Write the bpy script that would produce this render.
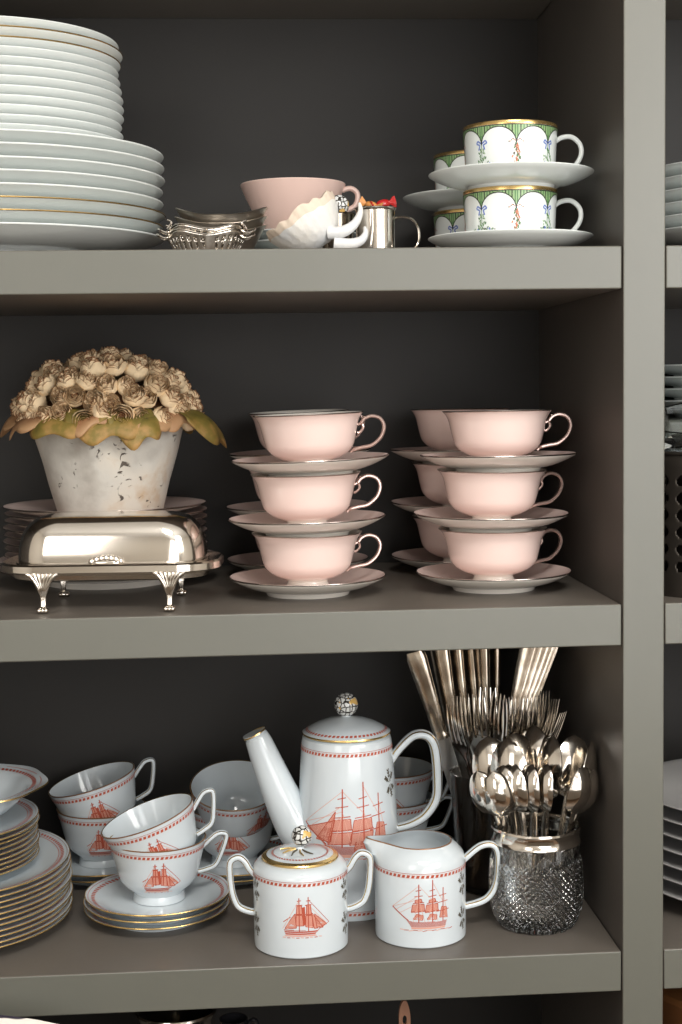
import bpy, math, random
from mathutils import Vector, Matrix, Euler
PI = math.pi
scn = bpy.context.scene
COL = scn.collection
for o in list(bpy.data.objects): bpy.data.objects.remove(o)

# ---------------------------------------------------------------- camera, light, exposure
# metres; X to the right (0 = left edge of the upright), Y into the shelves (0 = front plane), Z up
Z1, Z2, Z3, Z4 = 1.5754, 1.2488, 0.9200, 0.5910      # tops of the shelf boards
ZU = 1.9030                                          # top of the board above the upper bay
TH = 0.0387
cam_d = bpy.data.cameras.new('camera'); cam = bpy.data.objects.new('camera', cam_d); COL.objects.link(cam)
cam_d.sensor_fit = 'VERTICAL'; cam_d.sensor_height = 36.0; cam_d.lens = 36.0*1500.7/1024.0
cam_d.clip_start = 0.05; cam_d.clip_end = 50
_r = Vector((0.99735, -0.07227, -0.01466)).normalized()
def cam_axes(yaw, pitch, roll):
    cy, sy, cp, sp = math.cos(yaw), math.sin(yaw), math.cos(pitch), math.sin(pitch)
    f = Vector((sy*cp, cy*cp, -sp)); r = Vector((cy, -sy, 0)); u = r.cross(f)
    c, s = math.cos(roll), math.sin(roll)
    return c*r+s*u, -s*r+c*u, f
cr, cu, cf = cam_axes(0.0712, 0.0826, -0.0147)
M3 = Matrix((cr, cu, -cf)).transposed()
cam.matrix_world = Matrix.Translation((-0.35495, -1.34826, 1.4511)) @ M3.to_4x4()
scn.camera = cam

world = bpy.data.worlds.new('world'); scn.world = world; world.use_nodes = True
bgn = world.node_tree.nodes['Background']
bgn.inputs['Color'].default_value = (0.75, 0.86, 1.0, 1); bgn.inputs['Strength'].default_value = 1.0

def area(name, loc, target, sx, sy, power, color):
    l = bpy.data.lights.new(name, 'AREA'); l.shape = 'RECTANGLE'; l.size = sx; l.size_y = sy
    l.energy = power; l.color = color
    o = bpy.data.objects.new(name, l); COL.objects.link(o); o.location = loc
    d = Vector(target)-Vector(loc); o.rotation_euler = d.to_track_quat('-Z', 'Y').to_euler()
    return o
area('window_light_right', (1.15, -1.75, 2.0), (-0.2, 0.1, 1.4), 0.7, 1.0, 20, (1.0, 0.985, 0.95))
area('window_light_left', (-1.45, -2.3, 1.9), (-0.2, 0, 1.3), 0.8, 1.1, 10, (1.0, 0.98, 0.95))
area('rear_fill_light', (0.65, -3.35, 1.35), (0.45, 0, 1.45), 1.9, 2.3, 56, (0.98, 0.985, 1.0))  # unseen area light added behind the camera as low fill for plate undersides
area('overhead_fill_light', (-0.1, -1.75, 2.70), (-0.1, -1.7, 0), 0.8, 0.6, 36, (1.0, 0.97, 0.92))  # added above the worktop so it bounces light up under the plates

vs = scn.view_settings
vs.view_transform = 'Standard'; vs.look = 'None'; vs.gamma = 1.0; vs.exposure = 0.0
try: vs.use_curve_mapping = False
except Exception: pass

# ---------------------------------------------------------------- materials
MATS = {}
def mat(name, col, rough=0.5, metal=0.0, spec=0.5, coat=0.0, trans=0.0, ior=1.5, noise=None, bump=None, sss=0):
    m = bpy.data.materials.new(name); m.use_nodes = True; nt = m.node_tree
    b = nt.nodes['Principled BSDF']
    b.inputs['Base Color'].default_value = (*col, 1); b.inputs['Roughness'].default_value = rough
    b.inputs['Metallic'].default_value = metal; b.inputs['IOR'].default_value = ior
    b.inputs['Coat Weight'].default_value = coat; b.inputs['Transmission Weight'].default_value = trans
    b.inputs['Specular IOR Level'].default_value = spec
    if sss:
        b.inputs['Subsurface Weight'].default_value = sss; b.inputs['Subsurface Scale'].default_value = 0.002
    if noise:                                   # (scale, colour2, lo, hi, detail)
        tc = nt.nodes.new('ShaderNodeTexCoord'); n = nt.nodes.new('ShaderNodeTexNoise'); n.inputs['Scale'].default_value = noise[0]
        n.inputs['Detail'].default_value = noise[4] if len(noise) > 4 else 5
        nt.links.new(tc.outputs['Object'], n.inputs['Vector'])
        r = nt.nodes.new('ShaderNodeValToRGB'); r.color_ramp.elements[0].position = noise[2]; r.color_ramp.elements[1].position = noise[3]
        r.color_ramp.elements[0].color = (*col, 1); r.color_ramp.elements[1].color = (*noise[1], 1)
        nt.links.new(n.outputs['Fac'], r.inputs['Fac']); nt.links.new(r.outputs['Color'], b.inputs['Base Color'])
    if bump:                                    # (scale, strength, distance)
        tc = nt.nodes.new('ShaderNodeTexCoord'); n = nt.nodes.new('ShaderNodeTexNoise'); n.inputs['Scale'].default_value = bump[0]
        n.inputs['Detail'].default_value = 6
        nt.links.new(tc.outputs['Object'], n.inputs['Vector'])
        bp = nt.nodes.new('ShaderNodeBump'); bp.inputs['Strength'].default_value = bump[1]; bp.inputs['Distance'].default_value = bump[2]
        nt.links.new(n.outputs['Fac'], bp.inputs['Height']); nt.links.new(bp.outputs['Normal'], b.inputs['Normal'])
    MATS[name] = m; return m
paint = mat('sage_grey_paint', (0.130, 0.130, 0.108), 0.38, spec=0.7, noise=(3.0, (0.141, 0.141, 0.118), 0.35, 0.65), bump=(120, 0.12, 0.0006))
shade_in = mat('taupe_interior_painted_shade', (0.088, 0.077, 0.067), 0.42, noise=(3.0, (0.100, 0.087, 0.076), 0.35, 0.65), bump=(120, 0.12, 0.0006))  # inner faces darkened: shade inside the bays is put into this colour
shelf_in = mat('taupe_shelf_painted_light', (0.140, 0.122, 0.104), 0.42, noise=(3.0, (0.155, 0.135, 0.115), 0.35, 0.65), bump=(120, 0.12, 0.0006))  # shelf faces kept lighter than uprights: light on the tops put into the colour
back_m = mat('charcoal_back_painted_shade', (0.026, 0.024, 0.022), 0.5, spec=0.3, noise=(3.0, (0.031, 0.029, 0.027), 0.35, 0.65), bump=(120, 0.12, 0.0006))  # back darkened further: deep shade of the bays painted into the colour
white = mat('white_glaze', (0.84, 0.88, 0.86), 0.16, coat=0.3)
cream = mat('cream_glaze', (0.86, 0.81, 0.74), 0.16, coat=0.3)
cool = mat('pale_blue_white_glaze', (0.66, 0.72, 0.755), 0.12, coat=0.4)
pink = mat('pink_glaze', (0.85, 0.67, 0.615), 0.18, coat=0.4)
pinkd = mat('pink_bowl_glaze', (0.80, 0.58, 0.51), 0.35)
silver = mat('polished_silver', (0.83, 0.78, 0.71), 0.13, metal=1)
silver_dark = mat('aged_silver', (0.50, 0.42, 0.34), 0.20, metal=1, noise=(60, (0.75, 0.68, 0.58), 0.4, 0.62))
satin_silver = mat('satin_silver', (0.78, 0.72, 0.64), 0.34, metal=1)
silver_rim = mat('silver_rim_line', (0.42, 0.37, 0.34), 0.22, metal=1)
lustre = mat('pink_lustre_handle', (0.62, 0.46, 0.41), 0.20, metal=0.65)
gold = mat('gold_rim', (0.72, 0.50, 0.20), 0.25, metal=0.9)
brown_rim = mat('brown_gold_rim', (0.30, 0.15, 0.07), 0.3, metal=0.4)
red = mat('red_transfer_print', (0.47, 0.085, 0.045), 0.35)
redl = mat('light_red_transfer_print', (0.72, 0.38, 0.30), 0.35)
inkd = mat('dark_sprig_print', (0.09, 0.075, 0.05), 0.4)
green = mat('green_enamel', (0.07, 0.20, 0.06), 0.3)
greenl = mat('light_green_enamel', (0.30, 0.46, 0.22), 0.3)
blue = mat('blue_enamel', (0.12, 0.20, 0.55), 0.3)
salmon = mat('coral_enamel', (0.65, 0.20, 0.10), 0.3)
dark = mat('black_enamel_line', (0.02, 0.025, 0.015), 0.3)
glass = mat('cut_crystal', (0.93, 0.95, 0.96), 0.02, trans=1.0, ior=1.53)
glassd = mat('smoky_glass', (0.40, 0.36, 0.32), 0.03, trans=1.0, ior=1.45)
steel = mat('brushed_steel', (0.80, 0.78, 0.75), 0.2, metal=1)
wood = mat('brown_wood', (0.28, 0.12, 0.04), 0.4, noise=(9, (0.16, 0.06, 0.02), 0.35, 0.7))
woodl = mat('light_wood', (0.42, 0.22, 0.14), 0.55, noise=(20, (0.25, 0.12, 0.07), 0.4, 0.7))
bucketm = mat('dark_bronze_metal', (0.07, 0.06, 0.05), 0.38, metal=0.7)
candyr = mat('red_cellophane', (0.45, 0.02, 0.02), 0.15, coat=0.5)
candyo = mat('orange_wrapper', (0.65, 0.28, 0.08), 0.3)
shellm = mat('chalky_white_ceramic', (0.80, 0.77, 0.71), 0.65, noise=(25, (0.70, 0.72, 0.74), 0.4, 0.7), bump=(160, 0.5, 0.0015))
shellrim = mat('raw_cream_ceramic', (0.74, 0.62, 0.50), 0.8, bump=(120, 0.5, 0.001))
walls = mat('cream_wall_paint', (0.62, 0.58, 0.52), 0.8)
ceilm = mat('white_ceiling_paint', (0.75, 0.74, 0.72), 0.9)
floorm = mat('oak_floor', (0.24, 0.15, 0.09), 0.4, noise=(4, (0.17, 0.10, 0.055), 0.4, 0.6))
blackm = mat('black_glaze', (0.012, 0.012, 0.014), 0.12)

def knob_mat():
    m = bpy.data.materials.new('net_pattern_gilt_glaze'); m.use_nodes = True; nt = m.node_tree; b = nt.nodes['Principled BSDF']
    b.inputs['Roughness'].default_value = 0.2; b.inputs['Coat Weight'].default_value = 0.4
    tc = nt.nodes.new('ShaderNodeTexCoord')
    v = nt.nodes.new('ShaderNodeTexVoronoi'); v.feature = 'DISTANCE_TO_EDGE'; v.inputs['Scale'].default_value = 210; v.inputs['Randomness'].default_value = 0.5
    nt.links.new(tc.outputs['Object'], v.inputs['Vector'])
    r = nt.nodes.new('ShaderNodeValToRGB'); r.color_ramp.interpolation = 'CONSTANT'
    r.color_ramp.elements[0].color = (0.03, 0.025, 0.02, 1); r.color_ramp.elements[1].position = 0.10; r.color_ramp.elements[1].color = (0.75, 0.76, 0.74, 1)
    nt.links.new(v.outputs['Distance'], r.inputs['Fac'])
    n = nt.nodes.new('ShaderNodeTexNoise'); n.inputs['Scale'].default_value = 90; nt.links.new(tc.outputs['Object'], n.inputs['Vector'])
    c = nt.nodes.new('ShaderNodeValToRGB'); c.color_ramp.interpolation = 'CONSTANT'
    c.color_ramp.elements[0].color = (0, 0, 0, 1); c.color_ramp.elements[1].position = 0.58; c.color_ramp.elements[1].color = (1, 1, 1, 1)
    nt.links.new(n.outputs['Fac'], c.inputs['Fac'])
    mx = nt.nodes.new('ShaderNodeMix'); mx.data_type = 'RGBA'
    nt.links.new(c.outputs['Color'], mx.inputs['Factor']); nt.links.new(r.outputs['Color'], mx.inputs['A']); mx.inputs['B'].default_value = (0.75, 0.48, 0.15, 1)
    nt.links.new(mx.outputs['Result'], b.inputs['Base Color']); return m
knobm = knob_mat()

def pot_mat():
    m = bpy.data.materials.new('weathered_concrete'); m.use_nodes = True; nt = m.node_tree; b = nt.nodes['Principled BSDF']; L = nt.links.new
    b.inputs['Roughness'].default_value = 0.85
    tc = nt.nodes.new('ShaderNodeTexCoord')
    n = nt.nodes.new('ShaderNodeTexNoise'); n.inputs['Scale'].default_value = 14; n.inputs['Detail'].default_value = 8; L(tc.outputs['Object'], n.inputs['Vector'])
    r = nt.nodes.new('ShaderNodeValToRGB'); e = r.color_ramp.elements
    e[0].position = 0.36; e[0].color = (0.36, 0.33, 0.29, 1); e[1].position = 0.5; e[1].color = (0.56, 0.54, 0.49, 1)
    k = e.new(0.60); k.color = (0.60, 0.56, 0.49, 1); k = e.new(0.68); k.color = (0.50, 0.36, 0.23, 1)
    L(n.outputs['Fac'], r.inputs['Fac'])
    v = nt.nodes.new('ShaderNodeTexNoise'); v.inputs['Scale'].default_value = 95; v.inputs['Detail'].default_value = 3; v.inputs['Distortion'].default_value = 1.2; L(tc.outputs['Object'], v.inputs['Vector'])
    c = nt.nodes.new('ShaderNodeValToRGB'); c.color_ramp.elements[0].position = 0.63; c.color_ramp.elements[0].color = (0, 0, 0, 1); c.color_ramp.elements[1].position = 0.67; c.color_ramp.elements[1].color = (1, 1, 1, 1)
    L(v.outputs['Fac'], c.inputs['Fac'])
    n2 = nt.nodes.new('ShaderNodeTexNoise'); n2.inputs['Scale'].default_value = 22; L(tc.outputs['Object'], n2.inputs['Vector'])
    c2 = nt.nodes.new('ShaderNodeValToRGB'); c2.color_ramp.elements[0].position = 0.52; c2.color_ramp.elements[1].position = 0.58; L(n2.outputs['Fac'], c2.inputs['Fac'])
    mu = nt.nodes.new('ShaderNodeMath'); mu.operation = 'MULTIPLY'; L(c.outputs['Color'], mu.inputs[0]); L(c2.outputs['Color'], mu.inputs[1])
    mx = nt.nodes.new('ShaderNodeMix'); mx.data_type = 'RGBA'; L(mu.outputs[0], mx.inputs['Factor']); L(r.outputs['Color'], mx.inputs['A']); mx.inputs['B'].default_value = (0.10, 0.085, 0.07, 1)
    L(mx.outputs['Result'], b.inputs['Base Color'])
    bp = nt.nodes.new('ShaderNodeBump'); bp.invert = True; bp.inputs['Strength'].default_value = 0.7; bp.inputs['Distance'].default_value = 0.002; L(mu.outputs[0], bp.inputs['Height'])
    bp2 = nt.nodes.new('ShaderNodeBump'); bp2.inputs['Strength'].default_value = 0.4; bp2.inputs['Distance'].default_value = 0.001; L(v.outputs['Fac'], bp2.inputs['Height']); L(bp.outputs['Normal'], bp2.inputs['Normal'])
    L(bp2.outputs['Normal'], b.inputs['Normal']); return m
potm = pot_mat()

def uv_ramp_mat(name, stops, rough, nscale, namt):
    """colour by the UV v of a petal or leaf (its own colour from base to edge) with mottling"""
    m = bpy.data.materials.new(name); m.use_nodes = True; nt = m.node_tree; b = nt.nodes['Principled BSDF']; L = nt.links.new
    b.inputs['Roughness'].default_value = rough
    uv = nt.nodes.new('ShaderNodeUVMap'); s = nt.nodes.new('ShaderNodeSeparateXYZ'); L(uv.outputs['UV'], s.inputs['Vector'])
    tc = nt.nodes.new('ShaderNodeTexCoord'); n = nt.nodes.new('ShaderNodeTexNoise'); n.inputs['Scale'].default_value = nscale; n.inputs['Detail'].default_value = 5; L(tc.outputs['Object'], n.inputs['Vector'])
    a = nt.nodes.new('ShaderNodeMath'); a.operation = 'MULTIPLY_ADD'; L(n.outputs['Fac'], a.inputs[0]); a.inputs[1].default_value = namt; mm_ = nt.nodes.new('ShaderNodeMath'); mm_.operation = 'MULTIPLY'; mm_.inputs[1].default_value = 1.0 if namt < .2 else .4; L(s.outputs['Y'], mm_.inputs[0]); L(mm_.outputs[0], a.inputs[2])
    r = nt.nodes.new('ShaderNodeValToRGB'); e = r.color_ramp.elements
    e[0].position = stops[0][0]; e[0].color = (*stops[0][1], 1); e[1].position = stops[-1][0]; e[1].color = (*stops[-1][1], 1)
    for p, c in stops[1:-1]:
        k = e.new(p); k.color = (*c, 1)
    L(a.outputs[0], r.inputs['Fac']); L(r.outputs['Color'], b.inputs['Base Color']); return m
petalm = uv_ramp_mat('dried_cream_petal', [(0.0, (0.55, 0.40, 0.22)), (0.5, (0.88, 0.70, 0.46)), (0.99, (0.86, 0.66, 0.42)), (1.07, (0.30, 0.14, 0.06))], 0.75, 120, 0.10)
leafm = uv_ramp_mat('dried_olive_leaf', [(0.50, (0.07, 0.055, 0.015)), (0.66, (0.15, 0.12, 0.022)), (0.84, (0.22, 0.155, 0.03)), (1.05, (0.38, 0.22, 0.07))], 0.6, 70, 1.0)
leafb = uv_ramp_mat('dried_brown_leaf', [(0.15, (0.26, 0.12, 0.06)), (0.45, (0.34, 0.17, 0.08)), (0.65, (0.44, 0.26, 0.13)), (0.85, (0.24, 0.10, 0.04))], 0.6, 45, 0.5)
zebra = bpy.data.materials.new('zebra_print_cloth'); zebra.use_nodes = True
_nt = zebra.node_tree; _w = _nt.nodes.new('ShaderNodeTexWave'); _w.bands_direction = 'Z'; _w.inputs['Scale'].default_value = 9; _w.inputs['Distortion'].default_value = 5; _w.inputs['Phase Offset'].default_value = 4.9; _w.inputs['Detail Scale'].default_value = 1.4
_t = _nt.nodes.new('ShaderNodeTexCoord'); _nt.links.new(_t.outputs['Object'], _w.inputs['Vector'])
_c = _nt.nodes.new('ShaderNodeValToRGB'); _c.color_ramp.elements[0].position = 0.45; _c.color_ramp.elements[0].color = (0.02, 0.015, 0.03, 1)
_c.color_ramp.elements[1].position = 0.52; _c.color_ramp.elements[1].color = (0.78, 0.72, 0.66, 1)
_nt.links.new(_w.outputs['Fac'], _c.inputs['Fac']); _nt.links.new(_c.outputs['Color'], _nt.nodes['Principled BSDF'].inputs['Base Color'])
_nt.nodes['Principled BSDF'].inputs['Roughness'].default_value = 0.9

# ---------------------------------------------------------------- mesh collector (centimetres in, metres out)
class MB:
    def __init__(s): s.v = []; s.f = []; s.m = []; s.mats = []; s.uv = None
    def mi(s, m):
        if m not in s.mats: s.mats.append(m)
        return s.mats.index(m)
    def quad(s, pts, m):
        i = len(s.v); s.v += [tuple(p) for p in pts]; s.f.append(tuple(range(i, i+len(pts)))); s.m.append(s.mi(m))
    def lathe(s, prof, seg=64, m=None, sq=None, closed=False, tf=None):
        """prof [(r, z, material)]; the material of a ring belongs to the band up to the next ring"""
        base = len(s.v); rows = []
        for p in prof:
            r, z = p[0], p[1]
            if r < 1e-6:
                q = Vector((0, 0, z)); s.v.append(tuple(tf @ q if tf else q)); rows.append([len(s.v)-1]*seg)
            else:
                row = []
                for k in range(seg):
                    a = 2*PI*k/seg; x, y = r*math.sin(a), -r*math.cos(a)
                    if sq: x, y, z2 = sq(x, y, z, a); q = Vector((x, y, z2))
                    else: q = Vector((x, y, z))
                    s.v.append(tuple(tf @ q if tf else q)); row.append(len(s.v)-1)
                rows.append(row)
        n = len(prof)
        for i in range(n-1 if not closed else n):
            j = (i+1) % n; mm = s.mi(prof[i][2] if len(prof[i]) > 2 else m)
            for k in range(seg):
                k2 = (k+1) % seg
                q = [rows[i][k], rows[i][k2], rows[j][k2], rows[j][k]]
                q2 = []
                for t in q:
                    if t not in q2: q2.append(t)
                if len(q2) > 2: s.f.append(tuple(q2)); s.m.append(mm)
        return s
    def tube(s, pts, rad, m, seg=10, flat=1.0, up=None, caps=True, line=None):
        """sweep an ellipse (rad, rad*flat across 'up') along points; line = material of a stripe along the outer side"""
        pts = [Vector(p) for p in pts]; n = len(pts)
        rad = rad if isinstance(rad, (list, tuple)) else [rad]*n
        rows = []; prev = None
        for i in range(n):
            t = (pts[min(i+1, n-1)]-pts[max(i-1, 0)]).normalized()
            if up is not None: sd = Vector(up)
            else: sd = prev if prev is not None else (Vector((0, 0, 1)) if abs(t.z) < .9 else Vector((1, 0, 0)))
            sd = (sd-t*sd.dot(t)).normalized(); prev = sd; nb = t.cross(sd)
            row = []
            for k in range(seg):
                a = 2*PI*k/seg; q = pts[i]+nb*math.cos(a)*rad[i]+sd*math.sin(a)*rad[i]*flat
                s.v.append(tuple(q)); row.append(len(s.v)-1)
            rows.append(row)
        a = s.mi(m); b = s.mi(line) if line else a; q_ = seg//6
        for i in range(n-1):
            for k in range(seg):
                s.f.append((rows[i][k], rows[i][(k+1) % seg], rows[i+1][(k+1) % seg], rows[i+1][k]))
                s.m.append(b if (line and k in (q_-1, seg//2-q_, seg//2+q_-1, seg-q_)) else a)
        if caps:
            s.f.append(tuple(reversed(rows[0]))); s.m.append(a); s.f.append(tuple(rows[-1])); s.m.append(a)
        return s
    def box(s, x0, x1, y0, y1, z0, z1, m):
        i = len(s.v); s.v += [(x, y, z) for z in (z0, z1) for y in (y0, y1) for x in (x0, x1)]
        a = s.mi(m)
        for f in ((0, 2, 3, 1), (4, 5, 7, 6), (0, 1, 5, 4), (2, 6, 7, 3), (0, 4, 6, 2), (1, 3, 7, 5)):
            s.f.append(tuple(i+k for k in f)); s.m.append(a)
        return s
    def sphere(s, c, r, m, seg=20, rings=12, sc=(1, 1, 1), tf=None):
        prof = []
        base = len(s.v)
        s.lathe([(max(0, math.sin(PI*i/rings)), -math.cos(PI*i/rings), m) for i in range(rings+1)], seg)
        for k in range(base, len(s.v)):
            v = s.v[k]; q = Vector((v[0]*r*sc[0], v[1]*r*sc[1], v[2]*r*sc[2]))
            if tf: q = tf @ q
            s.v[k] = (q.x+c[0], q.y+c[1], q.z+c[2])
        return s
    def grid(s, fn, nu, nv, m, uvs=False):
        base = len(s.v)
        for j in range(nv+1):
            for i in range(nu+1):
                s.v.append(tuple(fn(i/nu, j/nv)))
                if uvs:
                    if s.uv is None: s.uv = {}
                    s.uv[len(s.v)-1] = (i/nu, j/nv)
        a = s.mi(m)
        for j in range(nv):
            for i in range(nu):
                k = base+j*(nu+1)+i; s.f.append((k, k+1, k+nu+2, k+nu+1)); s.m.append(a)
        return s
    def data(s, name, sharp=35, flatshade=False):
        me = bpy.data.meshes.new(name)
        me.from_pydata([(x*.01, y*.01, z*.01) for x, y, z in s.v], [], s.f)
        for mm in s.mats: me.materials.append(mm)
        me.polygons.foreach_set('material_index', s.m)
        me.polygons.foreach_set('use_smooth', [not flatshade]*len(s.f))
        if s.uv:
            l = me.uv_layers.new(name='UVMap')
            for lp in me.loops:
                l.data[lp.index].uv = s.uv.get(lp.vertex_index, (0, 0))
        me.validate(clean_customdata=False); me.update()
        if sharp and not flatshade:
            try: me.set_sharp_from_angle(angle=math.radians(sharp))
            except Exception: pass
        return me
    def build(s, name, parent=None, sharp=35, flatshade=False, loc=None):
        o = bpy.data.objects.new(name, s.data(name, sharp, flatshade)); COL.objects.link(o)
        if parent: o.parent = parent
        if loc: o.location = loc
        return o

def W(x, y, z, base=0.0): return (x*.01, y*.01, base+z*.01)
def tag(o, label, cat, group=None, kind=None):
    if label: o['label'] = label
    if cat: o['category'] = cat
    if group: o['group'] = group
    if kind: o['kind'] = kind
    return o
def thing(name, label, cat, loc, rz=0, group=None):
    o = bpy.data.objects.new(name, None); COL.objects.link(o); o.location = loc; o.rotation_euler = (0, 0, rz); o.empty_display_size = .02
    return tag(o, label, cat, group)
def kids(o): return [c for c in COL.objects if c.parent == o]
def dup(src, loc, label, rot=None, group=None):
    c = src.copy(); COL.objects.link(c); c.location = loc
    if rot is not None: c.rotation_euler = rot
    c['label'] = label
    if group: c['group'] = group
    for ch in kids(src):
        d = ch.copy(); COL.objects.link(d); d.parent = c
        for g in kids(ch):
            e = g.copy(); COL.objects.link(e); e.parent = d
    return c
def ord_(n): return ['zero', 'first', 'second', 'third', 'fourth', 'fifth', 'sixth', 'seventh', 'eighth', 'ninth', 'tenth', 'eleventh', 'twelfth'][n]

# ---------------------------------------------------------------- surface prints
def interp(prof, v):
    for (r0, z0), (r1, z1) in zip(prof, prof[1:]):
        if min(z0, z1) <= v <= max(z0, z1) and z0 != z1:
            return r0+(r1-r0)*(v-z0)/(z1-z0)
    return prof[-1][0] if v > prof[-1][1] else prof[0][0]
class Print:
    """draws lines and fills on a surface of revolution; u = arc length in cm from the centre angle, v = height"""
    def __init__(s, mb, prof, phi=0.0, v0=0.0, sc=1.0, off=0.012):
        s.mb = mb; s.prof = prof; s.phi = phi; s.v0 = v0; s.sc = sc; s.off = off
    def pt(s, u, v, lift=0):
        vv = s.v0+v*s.sc; r0 = interp(s.prof, s.v0+0.4*s.sc); a = s.phi+u*s.sc/max(r0, .1); r = interp(s.prof, vv)+s.off+lift
        return (r*math.sin(a), -r*math.cos(a), vv)
    def line(s, pts, w, m, lift=0.004):
        w = w/2
        for (x0, y0), (x1, y1) in zip(pts, pts[1:]):
            L = math.hypot(x1-x0, y1-y0)
            if L < 1e-6: continue
            n = max(1, int(L*s.sc/0.5)); nx, ny = -(y1-y0)/L*w, (x1-x0)/L*w
            for k in range(n):
                a, b = k/n, (k+1)/n
                ax, ay, bx, by = x0+(x1-x0)*a, y0+(y1-y0)*a, x0+(x1-x0)*b, y0+(y1-y0)*b
                s.mb.quad([s.pt(ax-nx, ay-ny, lift), s.pt(bx-nx, by-ny, lift), s.pt(bx+nx, by+ny, lift), s.pt(ax+nx, ay+ny, lift)], m)
    def fill(s, poly, m, dv=0.05, du=0.45, lift=0.0, skip=None, duty=1.0):
        ys = [p[1] for p in poly]; y = min(ys); k = 0; dv = dv/s.sc; du = du/s.sc
        while y < max(ys):
            ym = y+dv/2; xs = []
            for (x0, y0), (x1, y1) in zip(poly, poly[1:]+poly[:1]):
                if (y0 <= ym) != (y1 <= ym): xs.append(x0+(x1-x0)*(ym-y0)/(y1-y0))
            xs.sort()
            if not (skip and k % skip == 0):
                for a, b in zip(xs[::2], xs[1::2]):
                    n = max(1, int((b-a)/du)); h = dv*duty
                    for t in range(n):
                        xa, xb = a+(b-a)*t/n, a+(b-a)*(t+1)/n
                        s.mb.quad([s.pt(xa, y, lift), s.pt(xb, y, lift), s.pt(xb, y+h, lift), s.pt(xa, y+h, lift)], m)
            y += dv; k += 1
def brig(P, lw=0.018):
    """small two-masted sailing ship under full sail; unit box about 1.0 wide, 0.9 high"""
    P.fill([(-.42, .0), (.28, .0), (.40, .11), (.30, .10), (-.44, .13), (-.47, .12)], red, dv=.045, skip=4)
    P.fill([(-.47, -.03), (.34, -.03), (.30, .0), (-.42, .0)], redl, dv=.04)
    for pl in ([(-.44, .15), (-.16, .17), (-.19, .50), (-.30, .36)], [(-.17, .22), (.02, .22), (-.02, .47), (-.16, .47)], [(-.16, .49), (-.01, .49), (-.03, .68), (-.14, .68)],
               [(.06, .20), (.24, .16), (.22, .46), (.07, .46)], [(.08, .48), (.21, .48), (.18, .70), (.09, .70)], [(.27, .14), (.50, .14), (.20, .52)], [(.34, .15), (.60, .20), (.28, .48)]):
        P.fill(pl, redl, dv=.05)
        P.fill([(x+.012, y) for x, y in pl], red, dv=.10, duty=.30, lift=.003)
        P.line(pl+[pl[0]], lw, red)
    P.fill([(.0, .22), (.06, .24), (.05, .66), (-.02, .64)], red, dv=.04, lift=.004)
    for x, t in ((-.09, .86), (.13, .88)):
        P.line([(x, .08), (x, t)], lw*1.2, red)
        for h, q in ((.48, .11), (.69, .08), (.79, .05)): P.line([(x-q, h), (x+q, h+.01)], lw, red)
    P.line([(.36, .10), (.66, .24), (.13, .82)], lw*.7, red); P.line([(.6, .21), (.13, .7)], lw*.6, redl)
    P.line([(-.5, .14), (-.09, .80)], lw*.6, redl); P.line([(-.48, .3), (-.3, .42)], lw, red)
    for k in range(9): P.line([(-.50+k*.11, -.05-.012*(k % 2)), (-.42+k*.11, -.06)], lw, red if k % 2 else redl)
def threemaster(P, bare=False, lw=0.014):
    P.fill([(-.34, .03), (.42, .03), (.46, .15), (.36, .14), (-.38, .15), (-.46, .19)], red, dv=.03, skip=3)
    P.fill([(-.34, -.01), (.40, -.01), (.42, .03), (-.34, .03)], redl, dv=.03)
    P.line([(-.40, .16), (-.78, .42)], lw*1.6, red)
    for x, t in ((-.18, .93), (.12, 1.02), (.36, .84)):
        P.line([(x, .12), (x+.01, t)], lw*1.5, red)
        for h, q in ((.36, .15), (.54, .12), (.68, .09), (.80, .06)):
            if h < t-.05: P.line([(x-q, h-.01), (x+q, h+.015)], lw*1.1, red)
    sails = []
    for x in (-.18, .12):
        sails += [[(x-.16, .34), (x+.13, .37), (x+.12, .52), (x-.13, .50)]]
        if not bare: sails += [[(x-.20, .16), (x+.12, .18), (x+.14, .34), (x-.17, .32)]]
        else: sails += [[(x-.12, .20), (x+.08, .18), (x+.10, .28), (x-.04, .31)], [(x-.08, .55), (x+.08, .56), (x+.06, .63), (x-.07, .60)]]
    sails += [[(.28, .22), (.47, .2), (.45, .42), (.33, .44)]]
    if not bare: sails += [[(-.74, .36), (-.36, .18), (-.28, .50)], [(-.56, .22), (-.34, .20), (-.27, .62)], [(-.02, .05), (.16, .04), (.2, .2), (0, .2)]]
    for pl in sails:
        P.fill(pl, redl, dv=.045)
        P.fill([(x+.01, y) for x, y in pl], red, dv=.09, duty=.32, lift=.003)
        P.line(pl+[pl[0]], lw, red)
    for a, b in (((-.78, .42), (-.17, .9)), ((-.70, .36), (-.17, .7)), ((-.17, .9), (.12, .6)), ((.12, .98), (.36, .55)), ((-.6, .31), (-.17, .55)), ((.36, .8), (.48, .18)), ((-.3, .15), (-.18, .55)), ((-.05, .15), (-.17, .6)), ((.02, .15), (.12, .6)), ((.24, .15), (.12, .65)), ((-.78, .42), (-.18, .62))):
        P.line([a, b], lw*.6, redl)
    for k in range(12): P.line([(-.60+k*.10, -.03-.012*(k % 3)), (-.50+k*.10, -.035)], lw, red if k % 2 else redl)
def sprig(P, m=None):
    m = m or inkd
    for a, l in ((100, .75), (60, .55), (140, .55), (-80, .7), (-40, .5), (-120, .5)):
        ra = math.radians(a); c, s_ = math.cos(ra), math.sin(ra)
        P.line([(c*.1, s_*.1), (c*l, s_*l)], .045, m)
        for t in (.5, .75, 1.0):
            for sg in (-1, 1):
                x, y = c*l*t, s_*l*t; d = ra+sg*.7
                P.line([(x, y), (x+.17*math.cos(d), y+.17*math.sin(d))], .085, m)
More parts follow.
